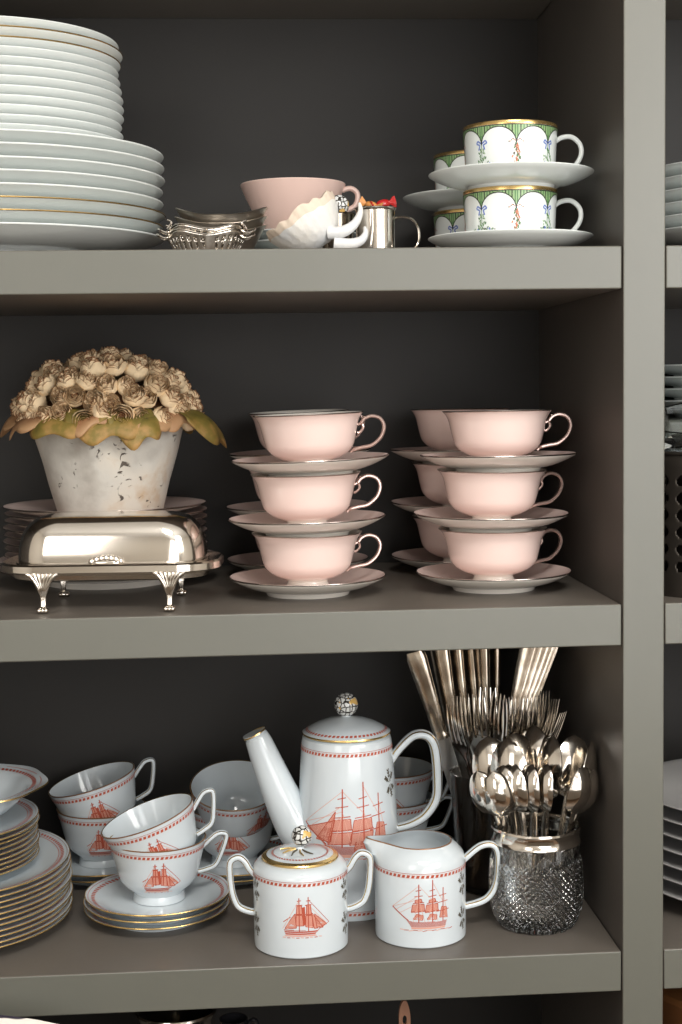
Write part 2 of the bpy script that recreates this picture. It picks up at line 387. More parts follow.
def rope_ring(P, v, h, n, m=red, lines=True):
    """band of small slanted keys under a thin line, all round the body"""
    rr = interp(P.prof, v)
    def q(a, vv, l=0.006):
        r = interp(P.prof, vv)+P.off+l; return (r*math.sin(a), -r*math.cos(a), vv)
    st = 2*PI/n
    for k in range(n):
        a = k*st; P.mb.quad([q(a, v), q(a+st*.62, v), q(a+st*.80, v+h), q(a+st*.18, v+h)], m)
    def ring(vv, w, mm):
        for k in range(72):
            a, b = 2*PI*k/72, 2*PI*(k+1)/72
            P.mb.quad([q(a, vv), q(b, vv), q(b, vv+w), q(a, vv+w)], mm)
    if lines:
        ring(v+h*1.45, .045, m); ring(v-.03, .025, redl); ring(v+h, .025, redl)

# ---------------------------------------------------------------- the room
def struct(name, mb, **k): return tag(mb.build(name, **k), None, None, kind='structure')
RX0, RX1, RY0, RY1, RZ = -230, 250, -340, 39.5, 275
struct('floor', MB().box(RX0, RX1, RY0, RY1, -5, 0, floorm))
sky_x0, sky_x1, sky_y0, sky_y1 = -80, 50, -165, -85
struct('ceiling', MB().box(RX0, RX1, RY0, RY1, RZ, RZ+5, ceilm))
o = MB().box(-95, 95, -260, -105, 86, 90, mat('white_bounce_worktop', (0.80, 0.79, 0.76), 0.25)).build('bounce_worktop'); tag(o, 'unseen white worktop added opposite the shelves to bounce light upward', 'worktop')  # reflector added out of view to throw light onto plate undersides
o = MB().box(-90, 90, -255, -120, 0, 85.9, walls).build('bounce_worktop_base'); tag(o, 'unseen cream base added to carry the bounce worktop opposite the shelves', 'cabinet')  # added only to hold up the bounce worktop, out of view
struct('wall_back', MB().box(RX0, RX1, RY1, RY1+8, -5, RZ, walls))
struct('wall_left', MB().box(RX0-8, RX0, RY0-8, RY1+8, -5, RZ, walls))
struct('wall_right', MB().box(RX1, RX1+8, RY0-8, RY1+8, -5, RZ, walls))
struct('wall_front', MB().box(RX0, RX1, RY0-8, RY0, -5, RZ, walls))

# ---------------------------------------------------------------- bookcase
bc = thing('shelving_unit', 'sage grey painted open shelving unit holding all the china', 'shelves', (0, 0, 0))
def board(name, x0, x1, y0, y1, z0, z1, bev=.0012):
    m_ = MB().box(x0, x1, y0, y1, z0, z1, shelf_in if name == 'shelf' else shade_in); m_.m[2] = m_.mi(paint)
    o = m_.build(name, bc)
    b = o.modifiers.new('bevel', 'BEVEL'); b.width = bev; b.segments = 2; b.limit_method = 'ANGLE'
    return o
ZT_CM = 218
XL = -92.0
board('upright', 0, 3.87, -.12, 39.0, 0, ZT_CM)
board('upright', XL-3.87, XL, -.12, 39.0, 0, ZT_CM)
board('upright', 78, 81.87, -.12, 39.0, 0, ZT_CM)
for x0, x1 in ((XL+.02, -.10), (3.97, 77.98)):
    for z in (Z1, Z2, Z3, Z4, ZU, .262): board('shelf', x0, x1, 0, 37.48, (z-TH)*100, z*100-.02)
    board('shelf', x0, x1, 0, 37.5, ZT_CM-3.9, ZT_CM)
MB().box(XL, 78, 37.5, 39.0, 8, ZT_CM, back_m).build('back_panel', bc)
board('plinth', XL, 78, 2, 37, 0, 22.3)

# ---------------------------------------------------------------- plates
def plate_prof(R, h, foot, well, t=.32, top=white, under=white, rim=None, rimw=.12, wellr=None, flare=1.0, lin=.45, pw=None):
    """outer underside from the centre out, rim, then the top face back to the centre"""
    wr = wellr or foot+.45; pw = pw or 1.0+.6*flare
    pr = [(0, well-t, under), (foot-.5, well-t, under), (foot-.35, .0, under), (foot, .0, under), (foot+.2, well-t*.6, under)]
    n = 8
    for k in range(1, n+1):
        u = k/n; r = foot+.2+(R-foot-.2)*u; z = well-t*.6+(h-.12-(well-t*.6))*(u**pw*(1-lin)+u*lin)
        pr.append((r, z, under))
    rm = rim or under
    pr[-1] = (R-.05, h-.14, rm)
    pr += [(R, h-.06, rm), (R-.02, h, rm), (R-rimw, h+.01, top)]
    for k in range(n-1, 0, -1):
        u = k/n; r = wr+(R-wr-rimw)*u; z = well+(h-well)*(u**pw*(1-lin)+u*lin)
        pr.append((r, z, top))
    pr += [(wr, well+.02, top), (wr-.3, well, top), (0, well, top)]
    return pr
def ring_on_top(mb, r0, r1, z0, z1, m, n=0, lift=.012):
    """flat printed ring, or n dashes, on the rim face between two radii"""
    N = n or 96
    for k in range(N):
        a = 2*PI*k/N; b = 2*PI*(k+1)/N if not n else 2*PI*(k+.6)/N; sh = 0 if not n else .3*2*PI/N
        mb.quad([(r0*math.sin(a), -r0*math.cos(a), z0+lift), (r0*math.sin(b), -r0*math.cos(b), z0+lift), (r1*math.sin(b+sh), -r1*math.cos(b+sh), z1+lift), (r1*math.sin(a+sh), -r1*math.cos(a+sh), z1+lift)], m)
random.seed(4)
def jit(a): return random.uniform(-a, a)
def stack(name, me, n, x, y, base, z0, pitch, label, cat, group, jitter=.15, order='top'):
    outs = []
    for k in range(n):
        o = bpy.data.objects.new(name, me); COL.objects.link(o)
        o.location = W(x+jit(jitter), y+jit(jitter), z0+k*pitch, base); o.rotation_euler = (0, 0, random.uniform(0, 6.28))
        i = n-k
        pos = 'topmost' if i == 1 else ('bottom plate' if k == 0 else (ord_(i)+' from the top'))
        tag(o, label(pos), cat, group); outs.append(o)
    return outs
# upper left: large plates under smaller plates
m = MB().lathe(plate_prof(16.3, 2.55, 8.6, 1.13, t=.5, rim=white, lin=.2, pw=2.3), 96).data('dinner_plate')
mg = MB().lathe(plate_prof(16.3, 2.55, 8.6, 1.13, t=.5, rim=gold, lin=.2, pw=2.3), 96).data('dinner_plate')
pl = stack('dinner_plate', m, 8, -58.1, 16.9, Z1, 0, 1.16, lambda p: 'wide white dinner plate, '+p+' in the large pile on the top shelf', 'plate', 'large white dinner plates on the top shelf')
ms = MB().lathe(plate_prof(12.35, 2.5, 6.8, .83, t=.35, rim=white, lin=.2, pw=2.3), 96).data('salad_plate')
msg = MB().lathe(plate_prof(12.35, 2.5, 6.8, .83, t=.35, rim=gold, rimw=.2, lin=.2, pw=2.3), 96).data('salad_plate')
for q in (1, 2): pl[q].data = mg
ps = stack('salad_plate', ms, 12, -58.1, 16.9, Z1, 9.30, .865, lambda p: 'smaller white plate, '+p+' of the pile standing on the dinner plates', 'plate', 'smaller white plates piled on the dinner plates', jitter=.25)
for q in (9, 10): ps[q].data = msg

# pink plates behind the butter dish
m = MB().lathe(plate_prof(10.7, 1.7, 6.0, .70, t=.3, top=pink, under=cream, rim=silver_rim, rimw=.14), 72).data('pink_plate')
stack('pink_plate', m, 8, -49.0, 24.6, Z2, 1.68, .72, lambda p: 'pink plate with silver rim, '+p+' in the pile under the rose pot', 'plate', 'pink plates stacked under the rose pot', jitter=.15)
m = MB().lathe(plate_prof(11.6, 1.9, 6.5, .81, t=.3, top=pink, under=cream, rim=silver_rim, rimw=.14), 72).data('broad_pink_plate')
for k in range(2):
    o = bpy.data.objects.new('broad_pink_plate', m); COL.objects.link(o); o.location = W(-49, 25.2, k*.83, Z2)
    tag(o, ('broad pale plate at the very bottom of the pile under the rose pot', 'broad pale plate, second from the bottom of the pile under the rose pot')[k], 'plate', 'broad plates at the foot of the pink pile')

# gilt-edged ship china plates, lower left
def gilt(R, h, foot, well):
    b = MB().lathe(plate_prof(R, h, foot, well, t=.28, top=cool, under=cool, rim=gold, rimw=.10), 80)
    rr = lambda f: (foot+.1+(R-foot)*f)
    zf = lambda r: well+(h-well)*(((r-foot-.45)/(R-foot-.55))**1.6*.55+((r-foot-.45)/(R-foot-.55))*.45)
    ra, rb = R-.95, R-.6
    ring_on_top(b, ra, rb, zf(ra), zf(rb), red, n=int(R*11))
    ring_on_top(b, R-.32, R-.26, zf(R-.32), zf(R-.26), brown_rim); ring_on_top(b, R-1.15, R-1.08, zf(R-1.15), zf(R-1.08), red)
    return b
m = gilt(12.6, 1.5, 7.2, .52).data('gilt_dinner_plate')
stack('gilt_dinner_plate', m, 11, -65.2, 13.9, Z3, 0, .54, lambda p: 'gilt-edged dinner plate, '+p+' in the wide pile at lower left', 'plate', 'wide gilt-edged plates at lower left', jitter=.12)
m = gilt(9.3, 1.25, 5.2, .47).data('gilt_side_plate')
stack('gilt_side_plate', m, 9, -65.0, 14.0, Z3, 5.97, .49, lambda p: 'gilt-edged side plate, '+p+' in the narrower pile under the bowl', 'plate', 'gilt-edged side plates under the bowl', jitter=.12)
b = MB()
OCT = lambda x, y, z, a: (x*(1+.018*math.cos(8*a)), y*(1+.018*math.cos(8*a)), z)
bp = [(0, .25), (2.6, .25), (2.8, 0), (3.1, 0), (3.3, .4), (4.6, 1.2), (5.7, 2.2), (6.4, 3.1), (8.3, 3.7), (8.45, 3.8), (8.4, 3.92), (6.3, 3.35), (5.5, 2.4), (4.4, 1.5), (3.2, .75), (0, .55)]
b.lathe([(r, z, (gold if 8 <= i <= 9 else cool)) for i, (r, z) in enumerate(bp)], 96, sq=OCT)
ring_on_top(b, 6.95, 7.35, 3.57, 3.67, red, n=90, lift=.06); ring_on_top(b, 7.8, 7.87, 3.77, 3.79, red, lift=.02)
o = b.build('cereal_bowl', loc=W(-63.2, 14.3, 10.42, Z3)); tag(o, 'shallow white bowl with dark gilt rim on top of the side plates at lower left', 'bowl')

# ---------------------------------------------------------------- pink cups and saucers
PC = [(2.2, 0), (2.1, .3), (1.95, .72), (2.4, .92), (3.05, 1.16), (3.75, 1.58), (4.25, 2.2), (4.5, 3.0), (4.68, 3.8), (4.86, 4.55), (5.15, 5.12), (5.45, 5.42)]
def smooth_path(pts, n=6, closed=False):
    P = [Vector(p) for p in pts]; out = []
    for i in range(len(P)-1):
        p0, p1, p2, p3 = P[max(i-1, 0)], P[i], P[i+1], P[min(i+2, len(P)-1)]
        for k in range(n):
            t = k/n; out.append(.5*((2*p1)+(-p0+p2)*t+(2*p0-5*p1+4*p2-p3)*t*t+(-p0+3*p1-3*p2+p3)*t**3))
    out.append(P[-1]); return out
def pink_cup_thing(label, loc, rot, group):
    t = thing('pink_teacup', label, 'cup', loc, 0, group); t.rotation_euler = rot
    b = MB(); sp = smooth_path([(r, z, 0) for r, z in PC], 3)
    pr = [(0, .35, cream), (1.9, .3, cream), (2.0, 0, cream)]
    for p in sp: pr.append((p.x, p.y, cream if p.y < .86 else pink))
    pr[-1] = (pr[-1][0], pr[-1][1], silver_rim); pr[-2] = (pr[-2][0], pr[-2][1], silver_rim)
    pr += [(5.42, 5.48, silver_rim), (5.33, 5.46, cream)]
    for p in reversed(sp[6:-2]): pr.append((max(p.x-.17, .1), p.y+.06, cream))
    pr += [(1.8, 1.1, cream), (0, 1.05, cream)]
    b.lathe(pr, 72); b.build('bowl', t)
    h = MB()
    path = smooth_path([(4.75, 0, 4.15), (5.15, 0, 4.35), (5.5, 0, 4.75), (6.2, 0, 4.98), (7.0, 0, 4.7), (7.35, 0, 3.9), (7.0, 0, 2.9), (6.1, 0, 2.15), (5.1, 0, 1.95), (4.3, 0, 1.75), (3.95, 0, 1.45)], 5)
    n = len(path); h.tube(path, [(.20 if 4 < i < n-5 else .15) for i in range(n)], lustre, 10, flat=1.5, up=(0, 1, 0), line=silver_rim)
    h.tube(smooth_path([(5.15, 0, 4.35), (5.3, 0, 3.85), (5.0, 0, 3.45), (4.7, 0, 3.35)], 4), .12, lustre, 8, up=(0, 1, 0))
    h.sphere((5.45, 0, 4.85), .2, silver_rim, 10, 6)
    h.build('handle', t); return t
SAU = plate_prof(7.75, 1.85, 4.05, .62, t=.28, top=pink, under=cream, rim=silver_rim, rimw=.11, lin=.25, pw=1.9)
def pink_saucer(label, loc, rot, group):
    o = bpy.data.objects.new('pink_saucer', saucer_me); COL.objects.link(o); o.location = loc; o.rotation_euler = rot
    return tag(o, label, 'saucer', group)
saucer_me = MB().lathe(SAU, 80).data('pink_saucer')
names3 = ['bottom', 'middle', 'top']
cup0 = None
for si, (sx, sy, who, dz, zs) in enumerate(((-28.4, 12.2, 'front left stack of pink cups', 0, 0), (-28.7, 27.8, 'stack hidden behind the left pink cups', 0, 0), (-9.8, 12.6, 'front right stack of pink cups', 0, 0), (-10.7, 27.8, 'stack behind the right pink cups', 0, 0))):
    for k in range(3):
        z = k*5.82+dz
        ox = [0, .05, .50][k]*(1 if si < 2 else 0)+([0, -.25, .55][k] if si == 2 else 0)
        tx = [(0, 0), (.0, -.016), (.004, -.030)][k] if si in (0, 1) else [(0, 0), (.006, .010), (-.012, -.004)][k]
        lab = 'pink saucer, %s saucer in the %s' % (names3[k], who)
        pink_saucer(lab, W(sx+ox, sy, z, Z2), (tx[0], tx[1], 0), 'pink saucers on the middle shelf')
        lab = 'pink footed teacup, %s cup in the %s' % (names3[k], who)
        cx = sx+ox+(.0 if si != 2 else [0, .1, -.05][k]); rz = [.12, .05, -.10][k]+(.1 if si == 2 else 0)+(.35 if si == 1 else 0)-(.2 if si == 3 else 0)
        if cup0 is None: cup0 = pink_cup_thing(lab, W(cx, sy, z+.66, Z2), (0, 0, rz), 'pink teacups on the middle shelf')
        else: dup(cup0, W(cx, sy, z+.66, Z2), lab, (tx[0], tx[1], rz))

# ---------------------------------------------------------------- garland cups on the top shelf
GP = [(3.4, 0), (3.9, .25), (4.2, .7), (4.3, 1.6), (4.38, 3.4), (4.5, 5.4)]
def garland_cup(label, loc, rot, group):
    t = thing('garland_teacup', label, 'cup', loc, 0, group); t.rotation_euler = rot
    b = MB(); sp = smooth_path([(r, z, 0) for r, z in GP], 4); pr = [(0, .15, white), (3.1, .1, white), (3.2, 0, white)]
    for p in sp[:-1]: pr.append((p.x, p.y, white))
    pr += [(4.48, 5.12, gold), (4.5, 5.4, gold)]
    pr += [(4.46, 5.47, gold), (4.38, 5.4, gold), (4.34, 5.2, white)]
    for p in reversed(sp[3:-4]): pr.append((p.x-.18, p.y+.1, white))
    pr += [(3.2, .4, white), (0, .35, white)]
    b.lathe(pr, 80)
    P = Print(b, GP, off=.014); C = 2*PI*4.4; N = 8; w = C/N
    P.prof = GP; P.v0 = 0
    def pt(u, v, lift=0):
        a = u/4.4; r = interp(GP, v)+.014+lift; return (r*math.sin(a), -r*math.cos(a), v)
    P.pt = pt
    rnd = random.Random(3)
    P.line([(C*k/48, 5.06) for k in range(49)], .10, dark)
    for j in range(N):
        u0 = j*w
        arc = [(u0+w*.5+w*.5*math.cos(a), 3.35+1.55*math.sin(a)) for a in [PI*k/14 for k in range(15)]]
        P.line(arc, .10, dark, lift=.01)
        for sgn, uu in ((1, u0), (-1, u0+w)):        # striped spandrels between the arches
            pl = [(uu, 3.4)]+[(uu+sgn*(w*.5-w*.5*math.cos(a)), 3.38+1.55*math.sin(a)) for a in [PI/2*k/7 for k in range(8)]]+[(uu+sgn*w*.5, 5.04), (uu, 5.04)]
            P.fill(pl, greenl, dv=.07, lift=.002)
            for q in range(5):
                uq = uu+sgn*w*(.03+.085*q); lo = 3.4+1.55*math.sqrt(max(0, 1-((w*.5-abs(uq-uu))/(w*.5))**2))
                P.line([(uq, lo), (uq, 5.04)], .10, green if q % 2 == 0 else dark, lift=.006)
        ul = u0
        if j % 2 == 0:                                # coral drop
            for q in range(60):
                v = 3.4-q*.042; s_ = .34*math.sin(PI*min(1, q/58+.12)); x = ul+rnd.uniform(-s_, s_)
                P.line([(x, v), (x+rnd.uniform(-.14, .14), v-.2)], .12, (salmon, salmon, green, inkd)[rnd.randrange(4)], lift=.008)
            for sgn in (-1, 1):
                for q in range(6): P.line([(ul+sgn*(.12+q*.11), 3.55+.12*math.sin(q)), (ul+sgn*(.18+q*.11), 3.65+.12*math.sin(q))], .08, (salmon, inkd)[q % 2], lift=.008)
        else:                                         # blue bow above a green spray
            for sgn in (-1, 1):
                P.line([(ul, 3.45), (ul+sgn*.45, 3.75), (ul+sgn*.6, 3.5), (ul+sgn*.2, 3.35), (ul+sgn*.35, 2.9)], .13, blue, lift=.008)
            P.line([(ul, 4.2), (ul, .6)], .06, green, lift=.006)
            for q in range(80):
                v = .7+rnd.random()**1.5*2.2; s_ = (3.2-v)*.55; x = ul+rnd.uniform(-s_, s_)
                P.line([(x, v), (x+rnd.uniform(-.13, .13), v+.15)], .10, (green, greenl, green)[rnd.randrange(3)], lift=.008)
    for q in range(260):                              # leafy wave round the foot
        u = C*q/260; v = .85+.75*abs(math.sin(u/w*PI/2+PI/2*0))**2
        if v > .55: P.line([(u, v+rnd.uniform(-.12, .12)), (u+rnd.uniform(-.1, .1), v+rnd.uniform(0, .25))], .13, (green, green, inkd, blue)[rnd.randrange(4)], lift=.008)
    b.build('bowl', t)
    h = MB(); path = smooth_path([(4.2, 0, 4.0), (4.9, 0, 4.45), (5.9, 0, 4.5), (6.7, 0, 3.8), (6.8, 0, 2.8), (6.3, 0, 1.9), (5.5, 0, 1.35), (4.2, 0, 1.15)], 5)
    h.tube(path, .24, white, 12, flat=1.3, up=(0, 1, 0)); h.build('handle', t); return t
gs_me = MB().lathe(plate_prof(7.9, 1.75, 4.0, .62, t=.3, top=white, under=white, rim=white, lin=.25, pw=2.2), 80).data('white_saucer')
g0 = None
for sx, sy, who in ((-8.5, 9.6, 'front pair by the upright'), (-9.0, 27.0, 'pair half hidden behind')):
    for k in range(2):
        z = k*6.02+.0
        o = bpy.data.objects.new('white_saucer', gs_me); COL.objects.link(o); o.location = W(sx+(k*.1), sy, z, Z1); o.rotation_euler = (0, 0, k)
        tag(o, 'white saucer under garland cup, %s, %s' % (('lower', 'upper')[k], who), 'saucer', 'white saucers under the garland cups')
        lab = 'teacup with green garlands, %s cup of the %s' % (('lower', 'upper')[k], who)
        if g0 is None: g0 = garland_cup(lab, W(sx, sy, z+.63, Z1), (0, 0, -.05), 'garland teacups on the top shelf')
        else: dup(g0, W(sx+.05*k, sy, z+.63, Z1), lab, (0, 0, -.05 if k else .05))

# ---------------------------------------------------------------- ship china cups
SC = [(2.65, 0), (2.6, .35), (2.5, .75), (2.85, 1.15), (3.5, 1.7), (3.9, 2.3), (4.15, 3.2), (4.5, 4.6), (4.9, 6.2)]
def ship_cup(label, loc, rot, group):
    t = thing('ship_teacup', label, 'cup', loc, 0, group); t.rotation_euler = rot
    b = MB(); pr = [(0, .35, cool), (2.3, .3, cool), (2.4, 0, cool)]
    for r, z in SC[:-1]: pr.append((r, z, cool))
    pr += [(4.88, 6.12, brown_rim), (4.9, 6.2, brown_rim), (4.84, 6.24, gold), (4.74, 6.2, cool)]
    for r, z in reversed(SC[3:-1]): pr.append((r-.2, z+.1, cool))
    pr += [(2.3, .85, cool), (0, .75, cool)]
    b.lathe(pr, 80)
    P = Print(b, SC, off=.012); rope_ring(P, 5.35, .26, 66)
    brig(Print(b, SC, phi=-.04, v0=1.85, sc=3.5, off=.014), .022); brig(Print(b, SC, phi=PI, v0=1.85, sc=3.5, off=.014), .022)
    b.build('bowl', t)
    h = MB(); path = smooth_path([(4.5, 0, 5.0), (5.3, 0, 5.7), (6.1, 0, 6.25), (6.9, 0, 6.15), (6.85, 0, 5.4), (6.2, 0, 3.7), (5.7, 0, 2.95), (4.9, 0, 2.65), (4.0, 0, 2.45)], 4)
    h.tube(path, .26, cool, 20, flat=1.5, up=(0, 1, 0), line=gold); h.build('handle', t); return t
def ship_saucer_me():
    b = MB().lathe(plate_prof(7.35, 1.35, 4.6, .60, t=.28, top=cool, under=cool, rim=gold, rimw=.1, flare=.8), 80)
    zf = lambda r: .6+(.75)*(((r-5.05)/2.2)**1.48*.55+((r-5.05)/2.2)*.45)
    ring_on_top(b, 6.35, 6.7, zf(6.35), zf(6.7), red, n=84, lift=.02); ring_on_top(b, 7.0, 7.05, zf(7.0), zf(7.05), red, lift=.02)
    return b.data('ship_saucer')
ssm = ship_saucer_me()
def ship_saucers(x, y, n, who):
    for k in range(n):
        o = bpy.data.objects.new('ship_saucer', ssm); COL.objects.link(o); o.location = W(x+jit(.12), y+jit(.12), k*.625, Z3); o.rotation_euler = (0, 0, k*1.3)
        nm = ('bottom', 'middle', 'top')[k] if n == 3 else ('lower', 'upper')[k]
        tag(o, 'gilt-edged saucer, %s of the saucers under the %s' % (nm, who), 'saucer', 'gilt-edged saucers under the ship cups')
GSC = 'ship-print teacups on the bottom shelf'
ship_saucers(-44.1, 14.6, 3, 'front ship cups')
c0 = ship_cup('white teacup with red sailing ship, upright on the front pile of saucers', W(-43.9, 14.6, 1.90, Z3), (0, 0, .10), GSC)
dup(c0, W(-42.90, 14.6, 4.60, Z3), 'white ship teacup tilted inside the front upright teacup', (0, -.33, .10))
ship_saucers(-50.9, 29.2, 2, 'back left ship cups')
dup(c0, W(-50.8, 29.2, 1.26, Z3), 'white ship teacup upright behind the left of the front cups', (0, 0, .12))
dup(c0, W(-50.2, 29.2, 4.6, Z3), 'white ship teacup tilted on top of the back left teacup', (0, -.26, .12))
ship_saucers(-36.3, 27.6, 2, 'ship cups behind the sugar bowl')
dup(c0, W(-36.2, 27.6, 1.26, Z3), 'white ship teacup upright in shadow left of the coffee pot spout', (0, 0, 2.9-3.0))
dup(c0, W(-36.0, 27.4, 4.5, Z3), 'white ship teacup tilted open toward the room left of the coffee pot spout', (.25, -.22, .7))
ship_saucers(-18.6, 29.2, 2, 'ship cups behind the coffee pot')
dup(c0, W(-18.7, 29.2, 1.26, Z3), 'lower white ship teacup seen through the coffee pot handle', (0, 0, -.2))
dup(c0, W(-18.7, 29.2, 4.6, Z3), 'upper white ship teacup seen through the coffee pot handle', (0, 0, -.25))

# ---------------------------------------------------------------- coffee pot
t = thing('coffee_pot', 'tall white coffee pot with red three-masted ship, spout and loop handle', 'coffee pot', W(-24.5, 16.2, 0, Z3))
TP = [(5.5, 0), (5.55, .3), (5.5, 1.5), (5.2, 8), (4.85, 14), (4.62, 17.2), (4.5, 17.6), (4.1, 17.8)]
b = MB(); pr = [(0, .3, cool), (5.1, .2, cool), (5.3, 0, cool)]+[(r, z, cool) for r, z in TP]+[(4.0, 17.75, cool), (4.0, 17.0, cool), (4.9, 4, cool), (0, .8, cool)]
b.lathe(pr, 96); P = Print(b, TP, off=.014); rope_ring(P, 16.45, .27, 68); rope_ring(P, .55, .22, 76)
threemaster(Print(b, TP, phi=.07, v0=6.5, sc=7.3, off=.016), lw=.012); brig(Print(b, TP, phi=PI, v0=6.5, sc=6, off=.014), .02)
sprig(Print(b, TP, phi=1.0, v0=13.2, sc=1.7, off=.02)); sprig(Print(b, TP, phi=1.3, v0=5.5, sc=1.3, off=.02))
b.build('body', t)
b = MB(); lp = [(0, -.2), (3.9, -.2), (3.95, 0), (4.45, .0), (4.55, .12), (4.5, .25), (4.2, .42), (3.7, .75), (2.9, 1.15), (1.8, 1.5), (.8, 1.68), (.5, 1.75), (.45, 2.1), (0, 2.2)]
b.lathe([(r, z, (gold if 3 <= i <= 4 else cool)) for i, (r, z) in enumerate(lp)], 72)
rope_ring(Print(b, [(4.5, .25), (4.2, .42), (3.7, .75), (2.9, 1.15)], off=.015), .44, .16, 58, lines=False)
ld = b.build('lid', t, loc=(0, 0, .1785))
kb = MB().sphere((0, 0, 0), 1.22, knobm, 28, 18).build('knob', ld, loc=(0, 0, .0295)); kb['label'] = 'round knob with black net pattern and gilding'
b = MB()
path = smooth_path([(-4.2, -.1, 7.6), (-5.2, -.15, 8.4), (-6.6, -.2, 11.2), (-7.9, -.25, 14.4), (-9.0, -.3, 17.3), (-9.4, -.3, 18.1)], 6); n = len(path)
rr = [2.7-1.62*(i/(n-1))**.8 for i in range(n)]; rr[-1] = 1.25; rr[-2] = 1.12; rr[-3] = 1.08
b.tube(path, rr, cool, 28, up=(0, 1, 0), flat=1.0, caps=False)
b.tube([path[-1], path[-1]+Vector((-.06, 0, .12))], [1.27, 1.25], gold, 28, up=(0, 1, 0), caps=False)
b.tube([path[-1]+Vector((-.05, 0, .1)), path[-1]+Vector((.35, 0, -1.0))], [1.22, .8], cool, 28, up=(0, 1, 0), caps=True)
b.build('spout', t)
b = MB(); path = smooth_path([(4.45, 0, 14.6), (5.4, 0, 16.0), (6.9, 0, 17.35), (8.3, 0, 17.3), (9.1, 0, 16.0), (9.35, 0, 13.0), (9.2, 0, 10.7), (8.1, 0, 9.0), (6.6, 0, 8.1), (4.9, 0, 7.7)], 5)
n = len(path); b.tube(path, [.42+.10*math.sin(PI*i/(n-1)) for i in range(n)], cool, 20, flat=1.45, up=(0, 1, 0), line=gold); b.build('handle', t)

# ---------------------------------------------------------------- sugar bowl
t = thing('sugar_bowl', 'white lidded sugar bowl with two handles and red sailing ship', 'sugar bowl', W(-29.9, 5.7, 0, Z3))
SP = [(4.35, 0), (4.5, .12), (4.52, .5), (4.52, 7.0), (4.4, 7.4), (4.0, 7.75), (3.75, 7.85)]
b = MB(); b.lathe([(0, .3, cool), (4.0, .2, cool), (4.2, 0, cool)]+[(r, z, cool) for r, z in SP]+[(3.45, 7.9, cool), (3.4, 7.7, cool), (4.1, 7.0, cool), (4.1, .6, cool), (0, .5, cool)], 96)
rope_ring(Print(b, SP, off=.014), 6.55, .24, 62); brig(Print(b, SP, phi=0, v0=2.2, sc=3.9, off=.016), .019)
for a, v in ((1.12, 5.4), (1.12, 2.3), (-1.22, 5.6), (-1.22, 2.4)): sprig(Print(b, SP, phi=a, v0=v, sc=1.25, off=.02))
b.build('body', t)
b = MB(); lp = [(0, -.3), (3.3, -.3), (3.35, 0), (3.6, .0), (3.7, .12), (3.62, .24), (3.2, .36), (2.2, .55), (1.0, .68), (.45, .78), (.35, 1.0), (0, 1.1)]
b.lathe([(r, z, (gold if 3 <= i <= 5 else cool)) for i, (r, z) in enumerate(lp)], 72)
ring_on_top(b, 2.55, 2.75, .50, .46, red, n=56, lift=.02)
for k, a in enumerate((200, 235, 270, 300, 160)):
    ra = math.radians(a); b.tube([(0.3*math.cos(ra), .3*math.sin(ra), .76), (1.2*math.cos(ra), 1.2*math.sin(ra), .74), (1.9*math.cos(ra+.15), 1.9*math.sin(ra+.15), .68)], [.10, .09, .05], inkd if k % 2 else gold, 6)
ld = b.build('lid', t, loc=(0, 0, .0790))
MB().sphere((0, 0, 0), .98, knobm, 24, 16, sc=(1, 1, .95)).build('knob', ld, loc=(.002, 0, .0195))['label'] = 'white gilt fruit-shaped knob with fine net pattern'
for s_ in (-1, 1):
    h = MB(); path = smooth_path([(4.2, 0, 6.3), (4.8, 0, 6.9), (5.3, 0, 7.7), (5.9, 0, 8.1), (6.6, 0, 7.8), (6.75, 0, 7.0), (6.6, 0, 5.2), (6.3, 0, 4.1), (5.9, 0, 3.5), (5.1, 0, 3.1), (4.2, 0, 2.9)], 4)
    h.tube([Vector((p.x*s_, p.y, p.z)) for p in path], .33, cool, 20, flat=1.35, up=(0, 1, 0), line=gold); h.build('handle', t)

t.scale = (1, 1, 1.06)
# ---------------------------------------------------------------- creamer
t = thing('cream_jug', 'white cream jug with red three-masted ship, right of the sugar bowl', 'jug', W(-18.2, 6.9, 0, Z3))
CP = [(4.25, 0), (4.4, .12), (4.42, .5), (4.42, 7.1), (4.2, 7.8), (3.6, 8.45), (3.12, 8.8)]
def lip(x, y, z, a):
    if z < 8.0 and not (z > 7.3): return x, y, z
    d = (a+PI/2+PI) % (2*PI)-PI                        # spout toward -X
    w = math.exp(-(d/.42)**2)*max(0, min(1, (z-7.3)/1.5))
    return x*(1+.62*w)-.25*w, y*(1-.15*w), z+.42*w
b = MB(); b.lathe([(0, .3, cool), (4.0, .2, cool), (4.1, 0, cool)]+[(r, z, cool) for r, z in CP[:-1]]+[(3.12, 8.78, brown_rim), (3.10, 8.88, brown_rim), (3.0, 8.86, cool), (3.4, 8.35, cool), (4.0, 7.6, cool), (4.1, 6.9, cool), (4.1, .6, cool), (0, .5, cool)], 120, sq=lip)
rope_ring(Print(b, CP[:4], off=.014), 6.55, .25, 60); threemaster(Print(b, CP, phi=.02, v0=1.9, sc=4.4, off=.016), bare=True, lw=.015)
for a, v in ((1.0, 5.3), (1.0, 2.1), (-2.0, 5.4)): sprig(Print(b, CP, phi=a, v0=v, sc=1.3, off=.02))
b.build('body', t)
h = MB(); path = smooth_path([(4.1, 0, 6.6), (4.9, 0, 7.3), (5.9, 0, 8.0), (6.9, 0, 8.15), (7.5, 0, 7.7), (7.7, 0, 6.7), (7.6, 0, 5.0), (7.2, 0, 3.8), (6.5, 0, 3.0), (5.5, 0, 2.6), (4.1, 0, 2.3)], 4)
h.tube(path, .33, cool, 20, flat=1.4, up=(0, 1, 0), line=gold); h.build('handle', t)

t.scale = (1, 1, 1.05)
